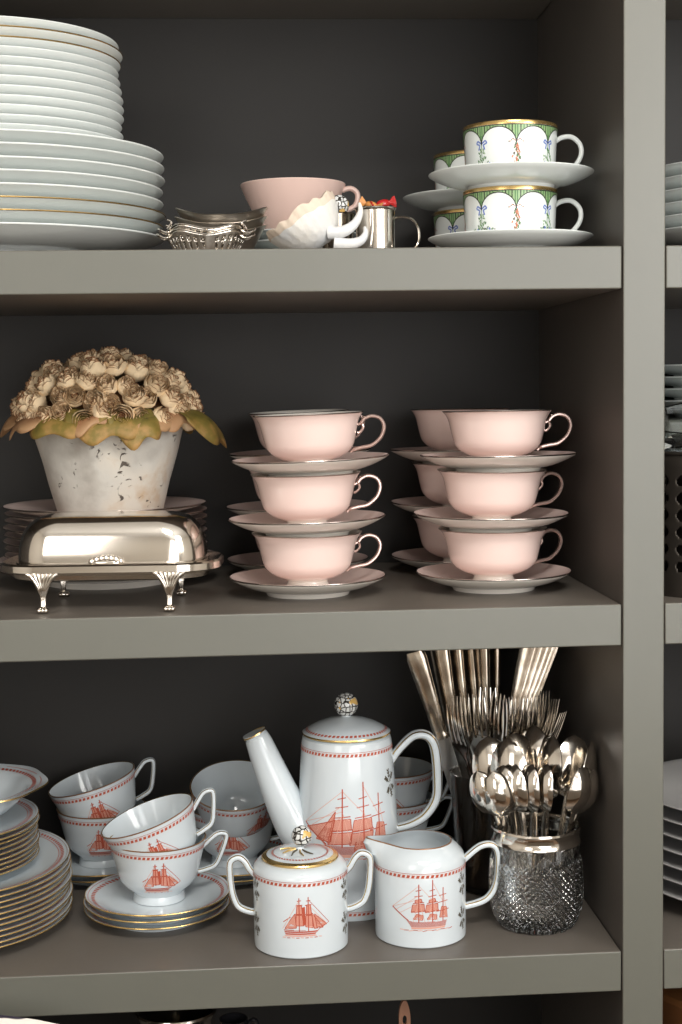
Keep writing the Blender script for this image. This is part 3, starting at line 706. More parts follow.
# ---------------------------------------------------------------- crystal jar
t = thing('crystal_jar', 'diamond-cut crystal jar with silver rim full of silver spoons', 'jar', W(-6.5, 8.3, 0, Z3))
b = MB(); N = 176; rows = 48; H0, H1 = .6, 8.3
def jr(z): return 4.05+.55*math.sin(PI*min(1, (z/9.4))**.8)-(.55*max(0, 1-z/2.2)**2)
rings = []
def addring(r_fn, z):
    row = []
    for k in range(N):
        a = 2*PI*k/N; r = r_fn(k); b.v.append((r*math.sin(a), -r*math.cos(a), z)); row.append(len(b.v)-1)
    rings.append(row)
addring(lambda k: 3.35, 0); addring(lambda k: 3.62+.10*((k//5) % 2), .12)
for i in range(rows+1):
    z = H0+(H1-H0)*i/rows; j = i
    def rf(k, z=z, j=j):
        peak = (((k+j) % 4) == 0 and j % 2 == 0) or (((k+j) % 4) == 0 and j % 2 == 1)
        d1 = (k+j) % 4; d2 = (k-j) % 4
        groove = (d1 == 2)+(d2 == 2)
        r = jr(z)+(.09 if (d1 == 0 and d2 == 0) else 0)-.12*groove
        if z > 6.7: r = jr(z)+.34*abs(((k % 16)-8)/8)*(1 if (z-6.7)/1.6 > abs(((k % 16)-8)/8)*.8 else .4)-.14
        return r
    addring(rf, z)
addring(lambda k: 4.15, 8.55); addring(lambda k: 4.12, 9.2); addring(lambda k: 3.85, 9.2)
for z, r in ((8.4, 3.85), (6, 4.05), (3, 3.9), (1.3, 3.35)): addring(lambda k, r=r: r, z)
gi = b.mi(glass)
for A, B in zip(rings, rings[1:]):
    for k in range(N):
        k2 = (k+1) % N; b.f.append((A[k], A[k2], B[k2], B[k])); b.m.append(gi)
b.f.append(tuple(reversed(rings[0]))); b.m.append(gi); b.f.append(tuple(rings[-1])); b.m.append(gi)
b.build('jar_body', t, flatshade=True)
b = MB(); b.lathe([(4.22, 8.35, silver), (4.45, 8.5, silver), (4.28, 8.75, silver), (4.25, 9.5, silver), (4.42, 9.8, silver), (4.38, 10.0, silver), (4.2, 10.0, silver), (4.08, 9.6, silver), (4.18, 9.2, silver), (4.18, 8.4, silver)], 72, closed=True)
b.build('silver_rim', t)
# taller smoky vase behind it for the forks and knives
b = MB(); b.lathe([(0, 0, glassd), (3.9, 0, glassd), (4.3, .3, glassd), (4.4, 2, glassd), (4.6, 8, glassd), (4.9, 12.3, glassd), (4.95, 12.5, glassd), (4.8, 12.5, glassd), (4.4, 8, glassd), (4.15, 2, glassd), (3.8, .8, glassd), (0, .8, glassd)], 64)
o = b.build('cutlery_vase', loc=W(-8.4, 19.9, 0, Z3)); tag(o, 'dark glass vase of forks and knives behind the crystal jar', 'vase')

# ---------------------------------------------------------------- cutlery
def swept(outline, bowl, thick, mb, m, nz=1):
    """outline: list of (z, halfwidth, yoffset); flat bar with a dished middle"""
    nu = 8
    for side in (0, 1):
        base = len(mb.v)
        for z, hw, yo in outline:
            for i in range(nu+1):
                u = -1+2*i/nu; d = bowl(z)*(1-u*u)
                mb.v.append((hw*u, yo+d+(thick if side else 0), z))
        a = mb.mi(m)
        for j in range(len(outline)-1):
            for i in range(nu):
                k = base+j*(nu+1)+i; q = (k, k+1, k+nu+2, k+nu+1)
                mb.f.append(q if side == 0 else tuple(reversed(q))); mb.m.append(a)
        if side == 0: b0 = base
        else:
            for j in range(len(outline)-1):
                for i in (0, nu):
                    p, q, r_, s_ = b0+j*(nu+1)+i, b0+(j+1)*(nu+1)+i, base+(j+1)*(nu+1)+i, base+j*(nu+1)+i
                    mb.f.append((p, q, r_, s_)); mb.m.append(a)
HAND = [(0, .2, .1), (.15, .4, .1), (1, .5, .08), (2.5, .42, .03), (4.5, .36, 0), (7, .32, 0), (9, .26, 0)]
def spoon_me(L=16, bw=1.75, bl=5.2, m=silver):
    mb = MB(); ol = [(z*(L-bl)/9.0, hw, y) for z, hw, y in HAND]
    z0 = L-bl
    for k in range(1, 17):
        u = k/16; w = bw*math.sqrt(max(0, 1-(2*u**.82-1)**2)); w = max(w, .28 if u < .3 else .03)
        ol.append((z0+bl*u, w, .25*math.sin(PI*u)-.15*u))
    swept(ol, lambda z: .85*math.sin(PI*min(1, max(0, (z-z0)/bl)))**.8 if z > z0 else .04, .09, mb, m); return mb.data('spoon', sharp=50)
def fork_me(L=20.3, m=silver):
    mb = MB(); ol = [(z*(L-6.5)/9.0, hw*.95, y) for z, hw, y in HAND]; z0 = L-6.5
    for u, w in ((.08, .3), (.16, .55), (.24, .95), (.32, 1.15), (.38, 1.18)): ol.append((z0+6.5*u, w, -.35*math.sin(PI*u)))
    swept(ol, lambda z: .03, .12, mb, m)
    for i in range(4):
        x = -1.02+i*.68
        mb.tube([(x*(1-.05*q), -.35*math.sin(PI*u)-.0+.06, z0+6.5*u) for q, u in enumerate((.34, .5, .68, .85, 1.0))], [.15, .145, .125, .10, .05], m, 6)
    return mb.data('fork', sharp=50)
def knife_me(L=25.4, m=silver_dark):
    mb = MB(); hl = 9.5
    ol = [(0, .05, 0)]+[(.8+k*(L-hl-1.2)/6, .85, 0) for k in range(7)]+[(L-hl-.2, .5, 0)]
    swept(ol, lambda z: .0, .10, mb, steel)
    mb.lathe([(0, L-hl-.5, m), (.5, L-hl-.4, m), (.62, L-hl, m), (.45, L-hl+.25, m), (.55, L-hl+.6, m), (.62, L-7, m), (.85, L-3, m), (.98, L-.9, m), (.8, L-.1, m), (0, L, m)], 20, sq=lambda x, y, z, a: (math.copysign(abs(x)**.7, x)*1.15, math.copysign(abs(y)**.8, y)*.5, z))
    return mb.data('knife', sharp=40)
def handle_up_me(L=27.0, m=silver_dark):
    """a large fork or spoon standing head down: only its broad handle shows"""
    mb = MB(); ol = []
    for k in range(12):
        u = k/11; ol.append((u*5.5, max(.1, .55*math.sin(PI*(.12+.8*(1-u)))), .3*math.sin(PI*u)))
    for u, w in ((.28, .3), (.45, .32), (.6, .36), (.75, .5), (.88, .68), (.95, .76), (.985, .62), (1, .25)): ol.append((L*u, w, .5*(u-.5)))
    swept(ol, lambda z: .12, .14, mb, m); return mb.data('serving_spoon', sharp=50)
def lean_base(C, T, hr, rr, z0):
    """lower end of a stick whose upper end is at T and which stays within radius rr at rim height hr"""
    off = Vector((T.x-C.x, T.y-C.y, 0)); rho = max(off.length, 1e-4); t = (hr-z0)/(T.z-z0)
    ra = min(.32*rho, (rr-rho*t)/(1-t)); q = off*(ra/rho)
    return Vector((C.x+q.x, C.y+q.y, z0))
def place_stick(name, me, base, top, length, roll, label, cat, group, zb=Z3):
    """stand a piece so that its lower end is at base and it points through top"""
    A = Vector(base); B = Vector(top); d = (B-A).normalized()
    A = B-d*length
    z = d; y = Vector((math.sin(roll), math.cos(roll), 0)); y = (y-z*y.dot(z)).normalized(); x = y.cross(z)
    R3 = Matrix((x, y, z)).transposed()
    o = bpy.data.objects.new(name, me); COL.objects.link(o); o.matrix_world = Matrix.Translation(W(A.x, A.y, A.z, zb)) @ R3.to_4x4()
    return tag(o, label, cat, group)
sp_small = spoon_me(15.2, 1.55, 4.8); sp_big = spoon_me(17.2, 2.05, 6.2); sp_dark = spoon_me(17.0, 1.9, 5.8, silver_dark)
J = Vector((-6.5, 8.3, 0))
spoons = [  # tip of the bowl (cm), bowl facing angle, size
    ((-12.6, 6.6, 15.9), .55, 0), ((-10.9, 5.9, 14.6), .25, 0), ((-10.0, 6.6, 15.6), .75, 0), ((-8.9, 6.3, 15.4), .9, 0),
    ((-10.9, 10.6, 18.2), .3, 1), ((-8.0, 10.9, 18.6), .0, 2), ((-6.0, 11.6, 19.1), .8, 1), ((-4.7, 9.0, 17.9), 1.1, 1),
    ((-2.1, 10.0, 18.2), -.3, 1), ((-.9, 8.6, 17.0), -1.1, 1), ((-2.6, 5.7, 14.7), -.55, 0), ((-7.4, 6.1, 15.6), 1.1, 0),
    ((-5.9, 6.0, 15.2), 1.2, 0), ((-4.9, 10.4, 16.9), -.9, 2), ((-1.0, 6.6, 15.4), -.8, 0), ((-9.2, 8.4, 17.0), .6, 1)]
desc = ['leftmost, leaning out over the rim', 'left front, leaning low', 'narrow edge-on beside the left front one', 'edge-on left of centre', 'upright at back left', 'broad dark bowl at back centre left',
        'tallest, standing at back centre', 'edge-on right of the tallest', 'large round bowl at upper right', 'outermost right, bowl edge showing', 'front right, pointed bowl facing out', 'edge-on in the front centre',
        'edge-on, front just right of centre', 'dark one low at the back right of centre', 'rightmost small one', 'between the leftmost and the back row']
mes = (sp_small, sp_big, sp_dark); lens = (15.2, 17.2, 17.0)
for (tip, roll, s_), ds in zip(spoons, desc):
    T = Vector(tip); off = (T-J); off.z = 0
    L_ = lens[s_]; A = lean_base(J, T, 10.0, 3.7, .9)
    # lift so the lower end stays just above the jar bottom
    if (T-A).length < L_+.2: T = A+(T-A).normalized()*(L_+.2)
    place_stick('spoon', mes[s_], A, T, L_, roll+PI*(1 if s_ != 9 else 0), 'silver spoon in the crystal jar, '+ds, 'spoon', 'silver spoons in the crystal jar')
fk = fork_me(); V = Vector((-8.4, 19.9, 0))
tips = [(-13.6, 16.2, 19.3), (-12.7, 17.4, 19.2), (-11.8, 18.2, 18.7), (-11.0, 16.4, 18.6), (-10.1, 19.0, 18.4), (-9.2, 20.0, 18.7), (-8.5, 17.4, 18.1), (-7.8, 15.8, 17.8), (-6.8, 15.6, 17.5), (-5.5, 16.0, 17.7), (-4.2, 17.2, 18.6), (-3.2, 19.2, 19.3), (-2.3, 18.0, 19.0), (-1.8, 16.6, 18.8)]
for k, tp in enumerate(tips):
    T = Vector(tp); A = lean_base(V, T, 12.5, 4.2, 1.1)
    if (T-A).length < 19.5: A = A+(T-A).normalized()*0
    place_stick('fork', fk, A, T, 20.3, random.uniform(.4, 1.0)*(1 if k < 7 else -1), 'silver fork standing tines up behind the spoons, %s from the left' % (ord_(k+1) if k < 12 else ('second from last', 'last')[k-12]), 'fork', 'silver forks standing behind the spoons')
for o in COL.objects:
    if o.name.startswith('fork'):                       # keep the lower end inside the vase above its base
        dz = (Z3+.0105)-o.matrix_world.translation.z
        if dz > 0: o.matrix_world = Matrix.Translation((0, 0, dz)) @ o.matrix_world
kn = knife_me(); hu = handle_up_me()
ktop = [(-16.9, 20.6, 27.0), (-14.2, 22.0, 27.3), (-12.5, 23.4, 27.1), (-10.8, 24.2, 27.2), (-9.5, 22.9, 27.3), (-7.9, 24.0, 27.1)]
for k, tp in enumerate(ktop):
    T = Vector(tp); A = lean_base(V, T, 12.5, 4.2, 1.2)
    place_stick('knife', kn, A, T, 25.4, .3+.15*k, 'table knife, silver handle up, %s from the left behind the forks' % ord_(k+1), 'knife', 'table knives standing handle up behind the forks')
htop = [(-5.0, 18.0, 27.0), (-4.2, 19.0, 26.6), (-3.5, 20.0, 26.1), (-2.9, 21.0, 25.4), (-2.4, 22.0, 24.7), (-2.1, 23.0, 23.9)]
for k, tp in enumerate(htop):
    T = Vector(tp); A = Vector((-11.2+.12*k, 18.4+.45*k, 1.2))
    place_stick('serving_spoon', hu, A, T, 27.0-.55*k, .12-.05*k, 'broad silver handle leaning right behind the forks, %s of that fan' % ord_(k+1), 'spoon', 'serving pieces standing handle up')
for o in COL.objects:
    if o.name.startswith(('knife', 'serving_spoon', 'spoon')):
        dz = (Z3+.0105)-o.matrix_world.translation.z
        if o.name.startswith('spoon'): dz = (Z3+.0145)-o.matrix_world.translation.z
        if abs(dz) > .0001 and (dz > 0 or not o.name.startswith('spoon')): o.matrix_world = Matrix.Translation((0, 0, dz)) @ o.matrix_world

# ---------------------------------------------------------------- butter dish
t = thing('butter_dish', 'silver covered butter dish on four clawed feet in front of the plates', 'butter dish', W(-47.0, 8.3, 0, Z2), math.radians(-4))
def rrect(hx, hy, r, n=10):
    out = []
    for cx, cy, a0 in ((hx-r, hy-r, 0), (-hx+r, hy-r, 90), (-hx+r, -hy+r, 180), (hx-r, -hy+r, 270)):
        for k in range(n+1):
            a = math.radians(a0+90*k/n); out.append((cx+r*math.cos(a), cy+r*math.sin(a)))
    return out
def loft(mb, rings, m, cap0=False, cap1=False, closed=False):
    base = []
    for pts, z in rings:
        i0 = len(mb.v); mb.v += [(x, y, z) for x, y in pts]; base.append(i0)
    n = len(rings[0][0]); a = mb.mi(m); K = len(rings)
    for i in range(K if closed else K-1):
        p, q = base[i], base[(i+1) % K]
        for k in range(n): mb.f.append((p+k, p+(k+1) % n, q+(k+1) % n, q+k)); mb.m.append(a)
    if cap0: mb.f.append(tuple(reversed(range(base[0], base[0]+n)))); mb.m.append(a)
    if cap1: mb.f.append(tuple(range(base[-1], base[-1]+n))); mb.m.append(a)
b = MB(); hx, hy = 10.1, 5.6
loft(b, [(rrect(hx*.78, hy*.72, 3), 2.75), (rrect(hx*.90, hy*.88, 3.4), 2.95), (rrect(hx*.92, hy*.90, 3.6), 3.35), (rrect(hx-.3, hy-.3, 3.8), 3.5), (rrect(hx-.02, hy-.02, 4), 3.62), (rrect(hx+.2, hy+.2, 4), 3.72), (rrect(hx+.2, hy+.2, 4), 4.3), (rrect(hx+.0, hy+.0, 3.9), 4.45), (rrect(hx-.5, hy-.5, 3.6), 4.3), (rrect(hx*.88, hy*.85, 3.3), 4.1)], silver, True, True)
b.build('tray', t)
b = MB(); rg = []
for k in range(15):
    a = PI/2*k/14; s_ = math.cos(a)**.55; e = 4.2+4.5*math.sin(a)**.85
    hx_, hy_ = 8.75*(.50+.50*s_), 4.6*(.40+.60*s_); rg.append((rrect(hx_, hy_, min(hy_*.8, 3.3*(.45+.55*s_)), 14), e))
loft(b, [(rrect(8.95, 4.8, 3.4, 14), 4.2), (rrect(8.95, 4.8, 3.4, 14), 4.4)]+rg[0:], silver, False, True)
dm = b.build('cover', t, sharp=60); 
b = MB()
for k in range(7):
    u = (k-3)/3; b.sphere((u*1.35, -4.95, 4.62+.32*(1-u*u)), .27, silver, 10, 7, sc=(1, .8, 1.25))
b.sphere((0, -4.9, 4.5), 1.1, silver, 14, 8, sc=(1.5, .25, .3)); b.build('shell_thumbpiece', dm)
foot = MB()
for k in range(7):       # fan of flutes over a slim leg ending in a claw
    u = (k-3)/3.0; foot.tube(smooth_path([(u*1.45, -.25, 3.9-.25*abs(u)), (u*.95, -.28, 3.3), (u*.42, -.20, 2.4), (u*.14, -.06, 1.3), (u*.14, -.2, .6)], 3), [.24]*4+[.20]*4+[.13]*4+[.10], silver, 8)
for k in range(3): foot.sphere(((k-1)*.32, -.42, .29), .30, silver, 10, 7, sc=(.85, 1.5, .95))
foot.sphere((0, -.05, .34), .31, silver, 12, 8)
foot_me = foot.data('foot', sharp=60)
for x in (-5.8, 5.8):
    for y, rz in ((-5.2, 0), (4.8, PI)):
        o = bpy.data.objects.new('foot', foot_me); COL.objects.link(o); o.parent = t; o.location = (x*.01, y*.01, 0); o.rotation_euler = (0, 0, rz)

# ---------------------------------------------------------------- rose pot
RZ0 = 8.1-.0
t = thing('rose_pot', 'weathered concrete pot of dried cream roses standing on the pink plates', 'flower pot', W(-48.5, 24.2, 1.68+8*.72+.02, Z2))
PH = 9.9
b = MB(); b.lathe([(0, 0, potm), (5.3, 0, potm), (5.5, .25, potm)]+[(5.5+2.6*(k/12), .25+(PH-.35)*(k/12), potm) for k in range(1, 13)]+[(8.05, PH, potm), (7.5, PH, potm), (7.2, 8.6, potm), (6.9, 7.6, potm), (0, 7.4, potm)], 72,
          sq=lambda x, y, z, a: (x*(1+.006*math.sin(5*a+z)), y*(1+.006*math.cos(7*a)), z+.04*math.sin(3*a)*(z > 8)))
b.build('pot', t)
def rose_me(seed, openness):
    rn = random.Random(seed); mb = MB(); L = []
    # outer petals
    spec = [(5, 1.08, 1.62), (5, .86, 1.78), (4, .66, 1.86), (4, .46, 1.9), (3, .28, 1.9), (2, .12, 1.86)]
    for li, (n, R, H) in enumerate(spec):
        a0 = rn.uniform(0, 6.28)
        for k in range(n):
            a = a0+2*PI*k/n+rn.uniform(-.12, .12); span = 2*PI/n*1.5; op = openness*(1-li*.13)*rn.uniform(.8, 1.15); hh = H*rn.uniform(.92, 1.06); rf = rn.uniform(-.05, .05); ph = rn.uniform(0, 6)
            def fn(u, v, a=a, span=span, R=R, hh=hh, op=op, li=li, ph=ph):
                w = 1-abs(2*u-1)**2.5*.35*v
                ang = a+(u-.5)*span*(.55+.45*math.sin(PI*min(1, v*.9)))
                r = R*(.30+.85*math.sin(PI*.5*min(1, v*1.6)))*(1-.26*v*v)+op*max(0, v-.72)**1.3*2.2+.05*math.sin(ph+u*9)*v
                z = hh*(v*w)-op*max(0, v-.85)*1.5
                return (r*math.cos(ang), r*math.sin(ang), z)
            mb.grid(fn, 7, 7, petalm, uvs=True)
    mb.sphere((0, 0, .65), .5, leafb, 8, 6, sc=(1, 1, 1.3))
    return mb.data('rose', sharp=0)
rms = [rose_me(1, .22), rose_me(2, .14), rose_me(3, .30), rose_me(4, .05)]
rn = random.Random(11)
dirs = []
rings_ = [(3, 1, 0), (21, 8, .3), (39, 14, .1), (57, 20, .25), (72, 26, 0), (84, 26, .4)]
for el, n, off in rings_:
    for k in range(n):
        dirs.append((math.radians(el+rn.uniform(-4, 4)), 2*PI*(k+off)/n+rn.uniform(-.09, .09)))
for i, (el, az) in enumerate(dirs):
    A_, B_ = 8.8, 6.4
    d = Vector((math.sin(el)*math.cos(az)*A_, math.sin(el)*math.sin(az)*A_*.92, math.cos(el)*B_+PH-.2+rn.uniform(-.35, .45)))
    nrm = Vector((math.sin(el)*math.cos(az)/A_, math.sin(el)*math.sin(az)/A_, math.cos(el)/B_)).normalized()
    nrm = (nrm+Vector((rn.uniform(-.4, .4), rn.uniform(-.4, .4), rn.uniform(-.3, .35)))).normalized()
    o = bpy.data.objects.new('rose', rms[rn.randrange(4)]); COL.objects.link(o); o.parent = t
    s_ = rn.uniform(.98, 1.2)
    o.matrix_basis = Matrix.Translation((d-nrm*.9)*.01) @ nrm.to_track_quat('Z', 'Y').to_matrix().to_4x4() @ Matrix.Rotation(rn.uniform(0, 6), 4, 'Z') @ Matrix.Scale(s_, 4)
# leafy filler under the heads so no gap shows
b = MB().sphere((0, 0, PH-.6), 7.2, leafb, 32, 14, sc=(1, .95, .66)); o = b.build('moss_core', t)
# broad dry leaves folded over the rim: (centre angle, half span, outward reach, droop, material)
LF = [(-118, 34, 3.0, 1.9, leafm), (-84, 30, 2.9, 2.3, leafm), (-55, 30, 2.7, 1.6, leafb), (-100, 20, 2.6, 1.5, leafb), (-12, 24, 5.2, 2.9, leafm), (-150, 24, 3.6, 1.8, leafb), (172, 22, 4.2, 1.9, leafb), (-34, 22, 2.9, 1.7, leafb), (28, 26, 3.4, 1.8, leafm), (75, 30, 3, 1.8, leafm), (125, 30, 3, 1.8, leafb), (-66, 20, 3.1, 2.6, leafm)]
for i, (deg, hs, out, drp, mm) in enumerate(LF):
    rl = random.Random(40+i); k1, k2, k3 = rl.uniform(0, 6), rl.uniform(0, 6), rl.uniform(0, 6)
    def fn(u, v, deg=deg, hs=hs, out=out, drp=drp, k1=k1, k2=k2, k3=k3):
        a = math.radians(deg+(u-.5)*2*hs)
        w = math.sin(PI*min(1, .06+u*.88))**.55*(1+.10*math.sin(u*17+k1))
        rad = 6.9+(out*(1-(1-v)**1.6))*(.45+.55*w)+.22*math.sin(k2+u*8)*v
        z = PH+.85-drp*(v**2.2)*w*1.25+.30*math.sin(k3+u*6+v*2)+.28*v*math.sin(u*11+k1)
        return (math.cos(a)*rad, math.sin(a)*rad, z)
    mb = MB(); mb.grid(fn, 24, 12, mm, uvs=True)
    o = mb.build('leaf', t, sharp=0); so = o.modifiers.new('thickness', 'SOLIDIFY'); so.thickness = .0006

# ---------------------------------------------------------------- top shelf: silver, pink bowl, shell cup, mug
def oval(ax, ay): return lambda x, y, z, a: (x*ax, y*ay, z)
def pierced_basket(label, loc, rz, group):
    t = thing('pierced_basket', label, 'basket', loc, rz, group)
    b = MB(); NU, NV = 192, 14; prof = [(2.5+1.0*(j/NV)**.7, .25+2.2*(j/NV)) for j in range(NV+1)]
    g = []
    for j, (r, z) in enumerate(prof):
        row = []
        for k in range(NU):
            a = 2*PI*k/NU; zz = z+(.30*math.cos(4*a+PI)*(j/NV)**2); rr = r*(1+.02*math.cos(8*a))
            b.v.append((rr*math.sin(a)*1.05, -rr*math.cos(a)*.78, zz)); row.append(len(b.v)-1)
        g.append(row)
    a_ = b.mi(silver)
    for j in range(NV):
        for k in range(NU):
            kk = k % 6; sect = (k // 24) % 2
            if 2 <= j <= 6 and kk in (2, 3) and (k % 48) not in range(0, 6): continue
            if 8 <= j <= 10 and kk in (1, 2, 3) and not (j == 9 and kk == 2) and (k % 48) > 6: continue
            b.f.append((g[j][k], g[j][(k+1) % NU], g[j+1][(k+1) % NU], g[j+1][k])); b.m.append(a_)
    b.f.append(tuple(reversed(g[0]))); b.m.append(a_)
    o = b.build('body', t); so = o.modifiers.new('thickness', 'SOLIDIFY'); so.thickness = .0009
    r_ = MB(); pts = []
    for k in range(97):
        a = 2*PI*k/96; rr = 3.52*(1+.02*math.cos(8*a)); pts.append((rr*math.sin(a)*1.05, -rr*math.cos(a)*.78, 2.5+.30*math.cos(4*a+PI)))
    r_.tube(pts, .09, silver, 8, up=(0, 0, 1), caps=False)
    r_.lathe([(0, .0, silver), (2.55, 0, silver), (2.6, .25, silver), (2.4, .3, silver), (0, .3, silver)], 48, sq=oval(1.05, .78)); r_.build('rim', t)
    for s_ in (-1, 1):
        h = MB()
        for yy in (-.9, .9):
            h.tube(smooth_path([(3.3*s_, yy*.6, 2.1), (3.9*s_, yy*.8, 2.0), (4.4*s_, yy*.5, 2.35), (4.5*s_, 0, 2.5)], 4), .13, silver, 8)
        h.tube(smooth_path([(3.7*s_, 0, 2.5), (3.3*s_, 0, 3.2), (3.7*s_, 0, 3.5)], 4), .11, silver, 8); h.build('handle', t)
    t.scale = (1, 1, .82)
    return t
pb0 = pierced_basket('small pierced silver basket, lower of two nested beside the white plates', W(-37.6, 7.6, 0, Z1), .05, 'pierced silver baskets')
dup(pb0, W(-37.5, 7.7, .50, Z1), 'small pierced silver basket, upper of two nested beside the white plates', (0, 0, .09))
def boat_me():
    b = MB(); pr = [(0, .1), (1.9, .1), (2.1, 0), (2.5, .3), (3.1, 1.2), (3.75, 2.5), (3.85, 2.62), (3.77, 2.67), (3.0, 1.25), (2.4, .45), (0, .3)]
    def sq(x, y, z, a):
        e = abs(math.sin(a))**3; k = max(0, z)/2.3
        return x*(1.05+.12*e*k), y*.85, z*(1+.0*e)+.85*e*k
    b.lathe([(r, z, satin_silver) for r, z in pr], 72, sq=sq); return b.data('boat_dish')
bm_ = boat_me()
for k, nm in enumerate(('bottom', 'middle', 'top')):
    o = bpy.data.objects.new('boat_dish', bm_); COL.objects.link(o); o.location = W(-36.3+.1*k, 14.6+.05*k, k*.85, Z1); o.rotation_euler = (0, 0, -.03*k)
    tag(o, 'silver boat-shaped dish with raised ends, %s of three nested behind the pierced baskets' % nm, 'dish', 'nested silver boat dishes')
# saucers under the pink bowl
m = MB().lathe(plate_prof(6.6, 1.5, 3.6, 1.05, t=.3, rim=white), 64).data('cream_saucer')
for k in range(3):
    o = bpy.data.objects.new('cream_saucer', m); COL.objects.link(o); o.location = W(-28.6, 24.0, k*1.3*.81, Z1)
    tag(o, 'white saucer, %s of three under the wide pink cup' % ('bottom', 'middle', 'top')[k], 'saucer', 'white saucers under the wide pink cup')
t = thing('breakfast_cup', 'wide plain pink cup on white saucers behind the shell cup', 'cup', W(-28.7, 24.0, 2*1.3*.81+1.06, Z1))
b = MB(); BP = [(2.3, 0), (2.5, .1), (2.6, .5), (3.4, 1.4), (4.2, 2.7), (4.95, 4.2), (5.5, 5.5)]
b.lathe([(0, .2, pinkd)]+[(r, z, pinkd) for r, z in BP]+[(5.45, 5.6, pinkd), (5.35, 5.5, pinkd)]+[(r-.25, z+.1, pinkd) for r, z in reversed(BP[2:-1])]+[(0, .6, pinkd)], 72); b.build('bowl', t)
h = MB(); h.tube(smooth_path([(5.1, -.5, 4.9), (6.0, -.6, 5.1), (6.7, -.7, 4.5), (6.5, -.6, 3.4), (5.6, -.5, 2.9), (4.3, -.4, 2.8)], 4), .28, pinkd, 10, flat=1.2, up=(0, 1, 0)); h.build('handle', t)

# shell-like cup lying on its side
t = thing('shell_cup', 'rough chalky white shell-shaped cup with two curved prongs, tipped over', 'cup', W(-27.6, 7.6, 0, Z1))
b = MB(); ax = Vector((-.50, -.10, .86)).normalized(); q = ax.to_track_quat('Z', 'Y').to_matrix().to_4x4()
rs = random.Random(5)
def shell(x, y, z, a):
    k = z/4.2; rib = .035*math.sin(26*a+z*2.2)+.04*math.sin(7*a+z*3); jag = (.35*math.sin(5*a+1)+.28*math.sin(11*a)+.15*math.sin(17*a+2))*max(0, k-.55)*1.3
    tilt = .95*math.sin(a-.1)*max(0, k-.2)
    r = 1+rib*.35*min(1, k+.3)+.10*math.sin(a*2+.6)*k
    return x*r*1.12, y*r*.92, z+jag+tilt
pr = [(0, 0), (1.3, .08), (2.2, .45), (2.9, 1.05), (3.3, 1.7), (3.6, 2.3), (3.8, 2.95), (3.9, 3.5)]
b.lathe([(r, z, shellrim if z > 2.6 else shellm) for r, z in pr]+[(3.85, 3.65, shellrim), (3.45, 3.6, shellrim), (3.3, 3.1, shellm), (3.2, 2.9, shellm), (2.7, 1.8, shellm), (1.9, 1.0, shellm), (0, .6, shellm)], 120, sq=shell, tf=q)
zs = min(v[2] for v in b.v); b.v = [(x+.6, y, z-zs-.0) for x, y, z in b.v]
b.build('bowl', t, sharp=50)
for pts in ([(1.3, -2.6, 1.8), (2.6, -2.9, 1.9), (3.7, -2.7, 2.6), (4.3, -2.3, 3.7), (4.25, -2.0, 4.6)], [(1.8, -2.7, .85), (3.2, -2.8, .75), (4.3, -2.6, 1.1), (4.75, -2.3, 1.8), (4.7, -2.1, 2.4)]):
    h = MB(); p = smooth_path(pts, 5); n = len(p); h.tube(p, [.62*(1-.8*(i/(n-1))**1.3) for i in range(n)], shellm, 12); h.build('prong', t)

t = thing('silver_mug', 'small polished silver mug with loop handle, right of the shell cup', 'mug', W(-21.5, 9.6, 0, Z1))
b = MB(); MP = [(1.95, 0), (1.98, .15), (1.85, .3), (1.84, 2.2), (1.86, 4.3), (1.98, 4.42), (2.02, 4.55)]
b.lathe([(0, .1, silver)]+[(r, z, silver) for r, z in MP]+[(1.95, 4.6, silver), (1.76, 4.4, silver), (1.74, .5, silver), (0, .4, silver)], 64); b.build('body', t)
h = MB(); h.tube(smooth_path([(1.8, 0, 3.6), (2.6, 0, 3.75), (3.6, 0, 3.45), (4.15, 0, 2.5), (4.1, 0, 1.3), (3.6, 0, .6), (3.35, 0, .45)], 5), .13, silver, 8, flat=2.0, up=(0, 1, 0)); h.build('handle', t)
def sweet(label, x, y, z, m, rot, s=1.0, name='wrapped_sweet', cat='sweet'):
    b = MB(); b.sphere((0, 0, 0), .62*s, m, 14, 9, sc=(1.25, .8, .75))
    for sg in (-1, 1):
        b.lathe([(.12, 0, m), (.3, .25, m), (.55, .6, m), (.5, .62, m), (.1, .1, m)], 14, sq=lambda x, y, z, a: (x*(1+.25*math.sin(5*a)), y*.6, z), tf=Matrix.Translation((sg*.65*s, 0, 0)) @ Matrix.Rotation(sg*PI/2, 4, 'Y'))
    o = b.build(name, loc=W(x, y, z, Z1)); o.rotation_euler = rot; return tag(o, label, cat)
sweet('red cellophane-wrapped sweet poking out of the silver mug', -20.75, 9.5, 4.95, candyr, (0, -.25, .3), 1.0)
sweet('orange wrapped sweet sitting in the silver mug, left of the red one', -21.9, 9.4, 4.85, candyo, (0, .3, -.4), .8)
sweet('dark red sweet filling the silver mug below the other two', -21.4, 9.9, 3.9, candyr, (.3, .1, 1.2), .85)
# patterned ornament between the shell cup and the mug
b = MB(); b.sphere((0, 0, 1.0), 1.0, knobm, 20, 14, sc=(1, .7, 1)); b.sphere((-.95, .1, .9), .72, candyr, 14, 10); b.lathe([(0, -.05, silver_dark), (1.1, 0, silver_dark), (1.1, .15, silver_dark), (0, .2, silver_dark)], 20)
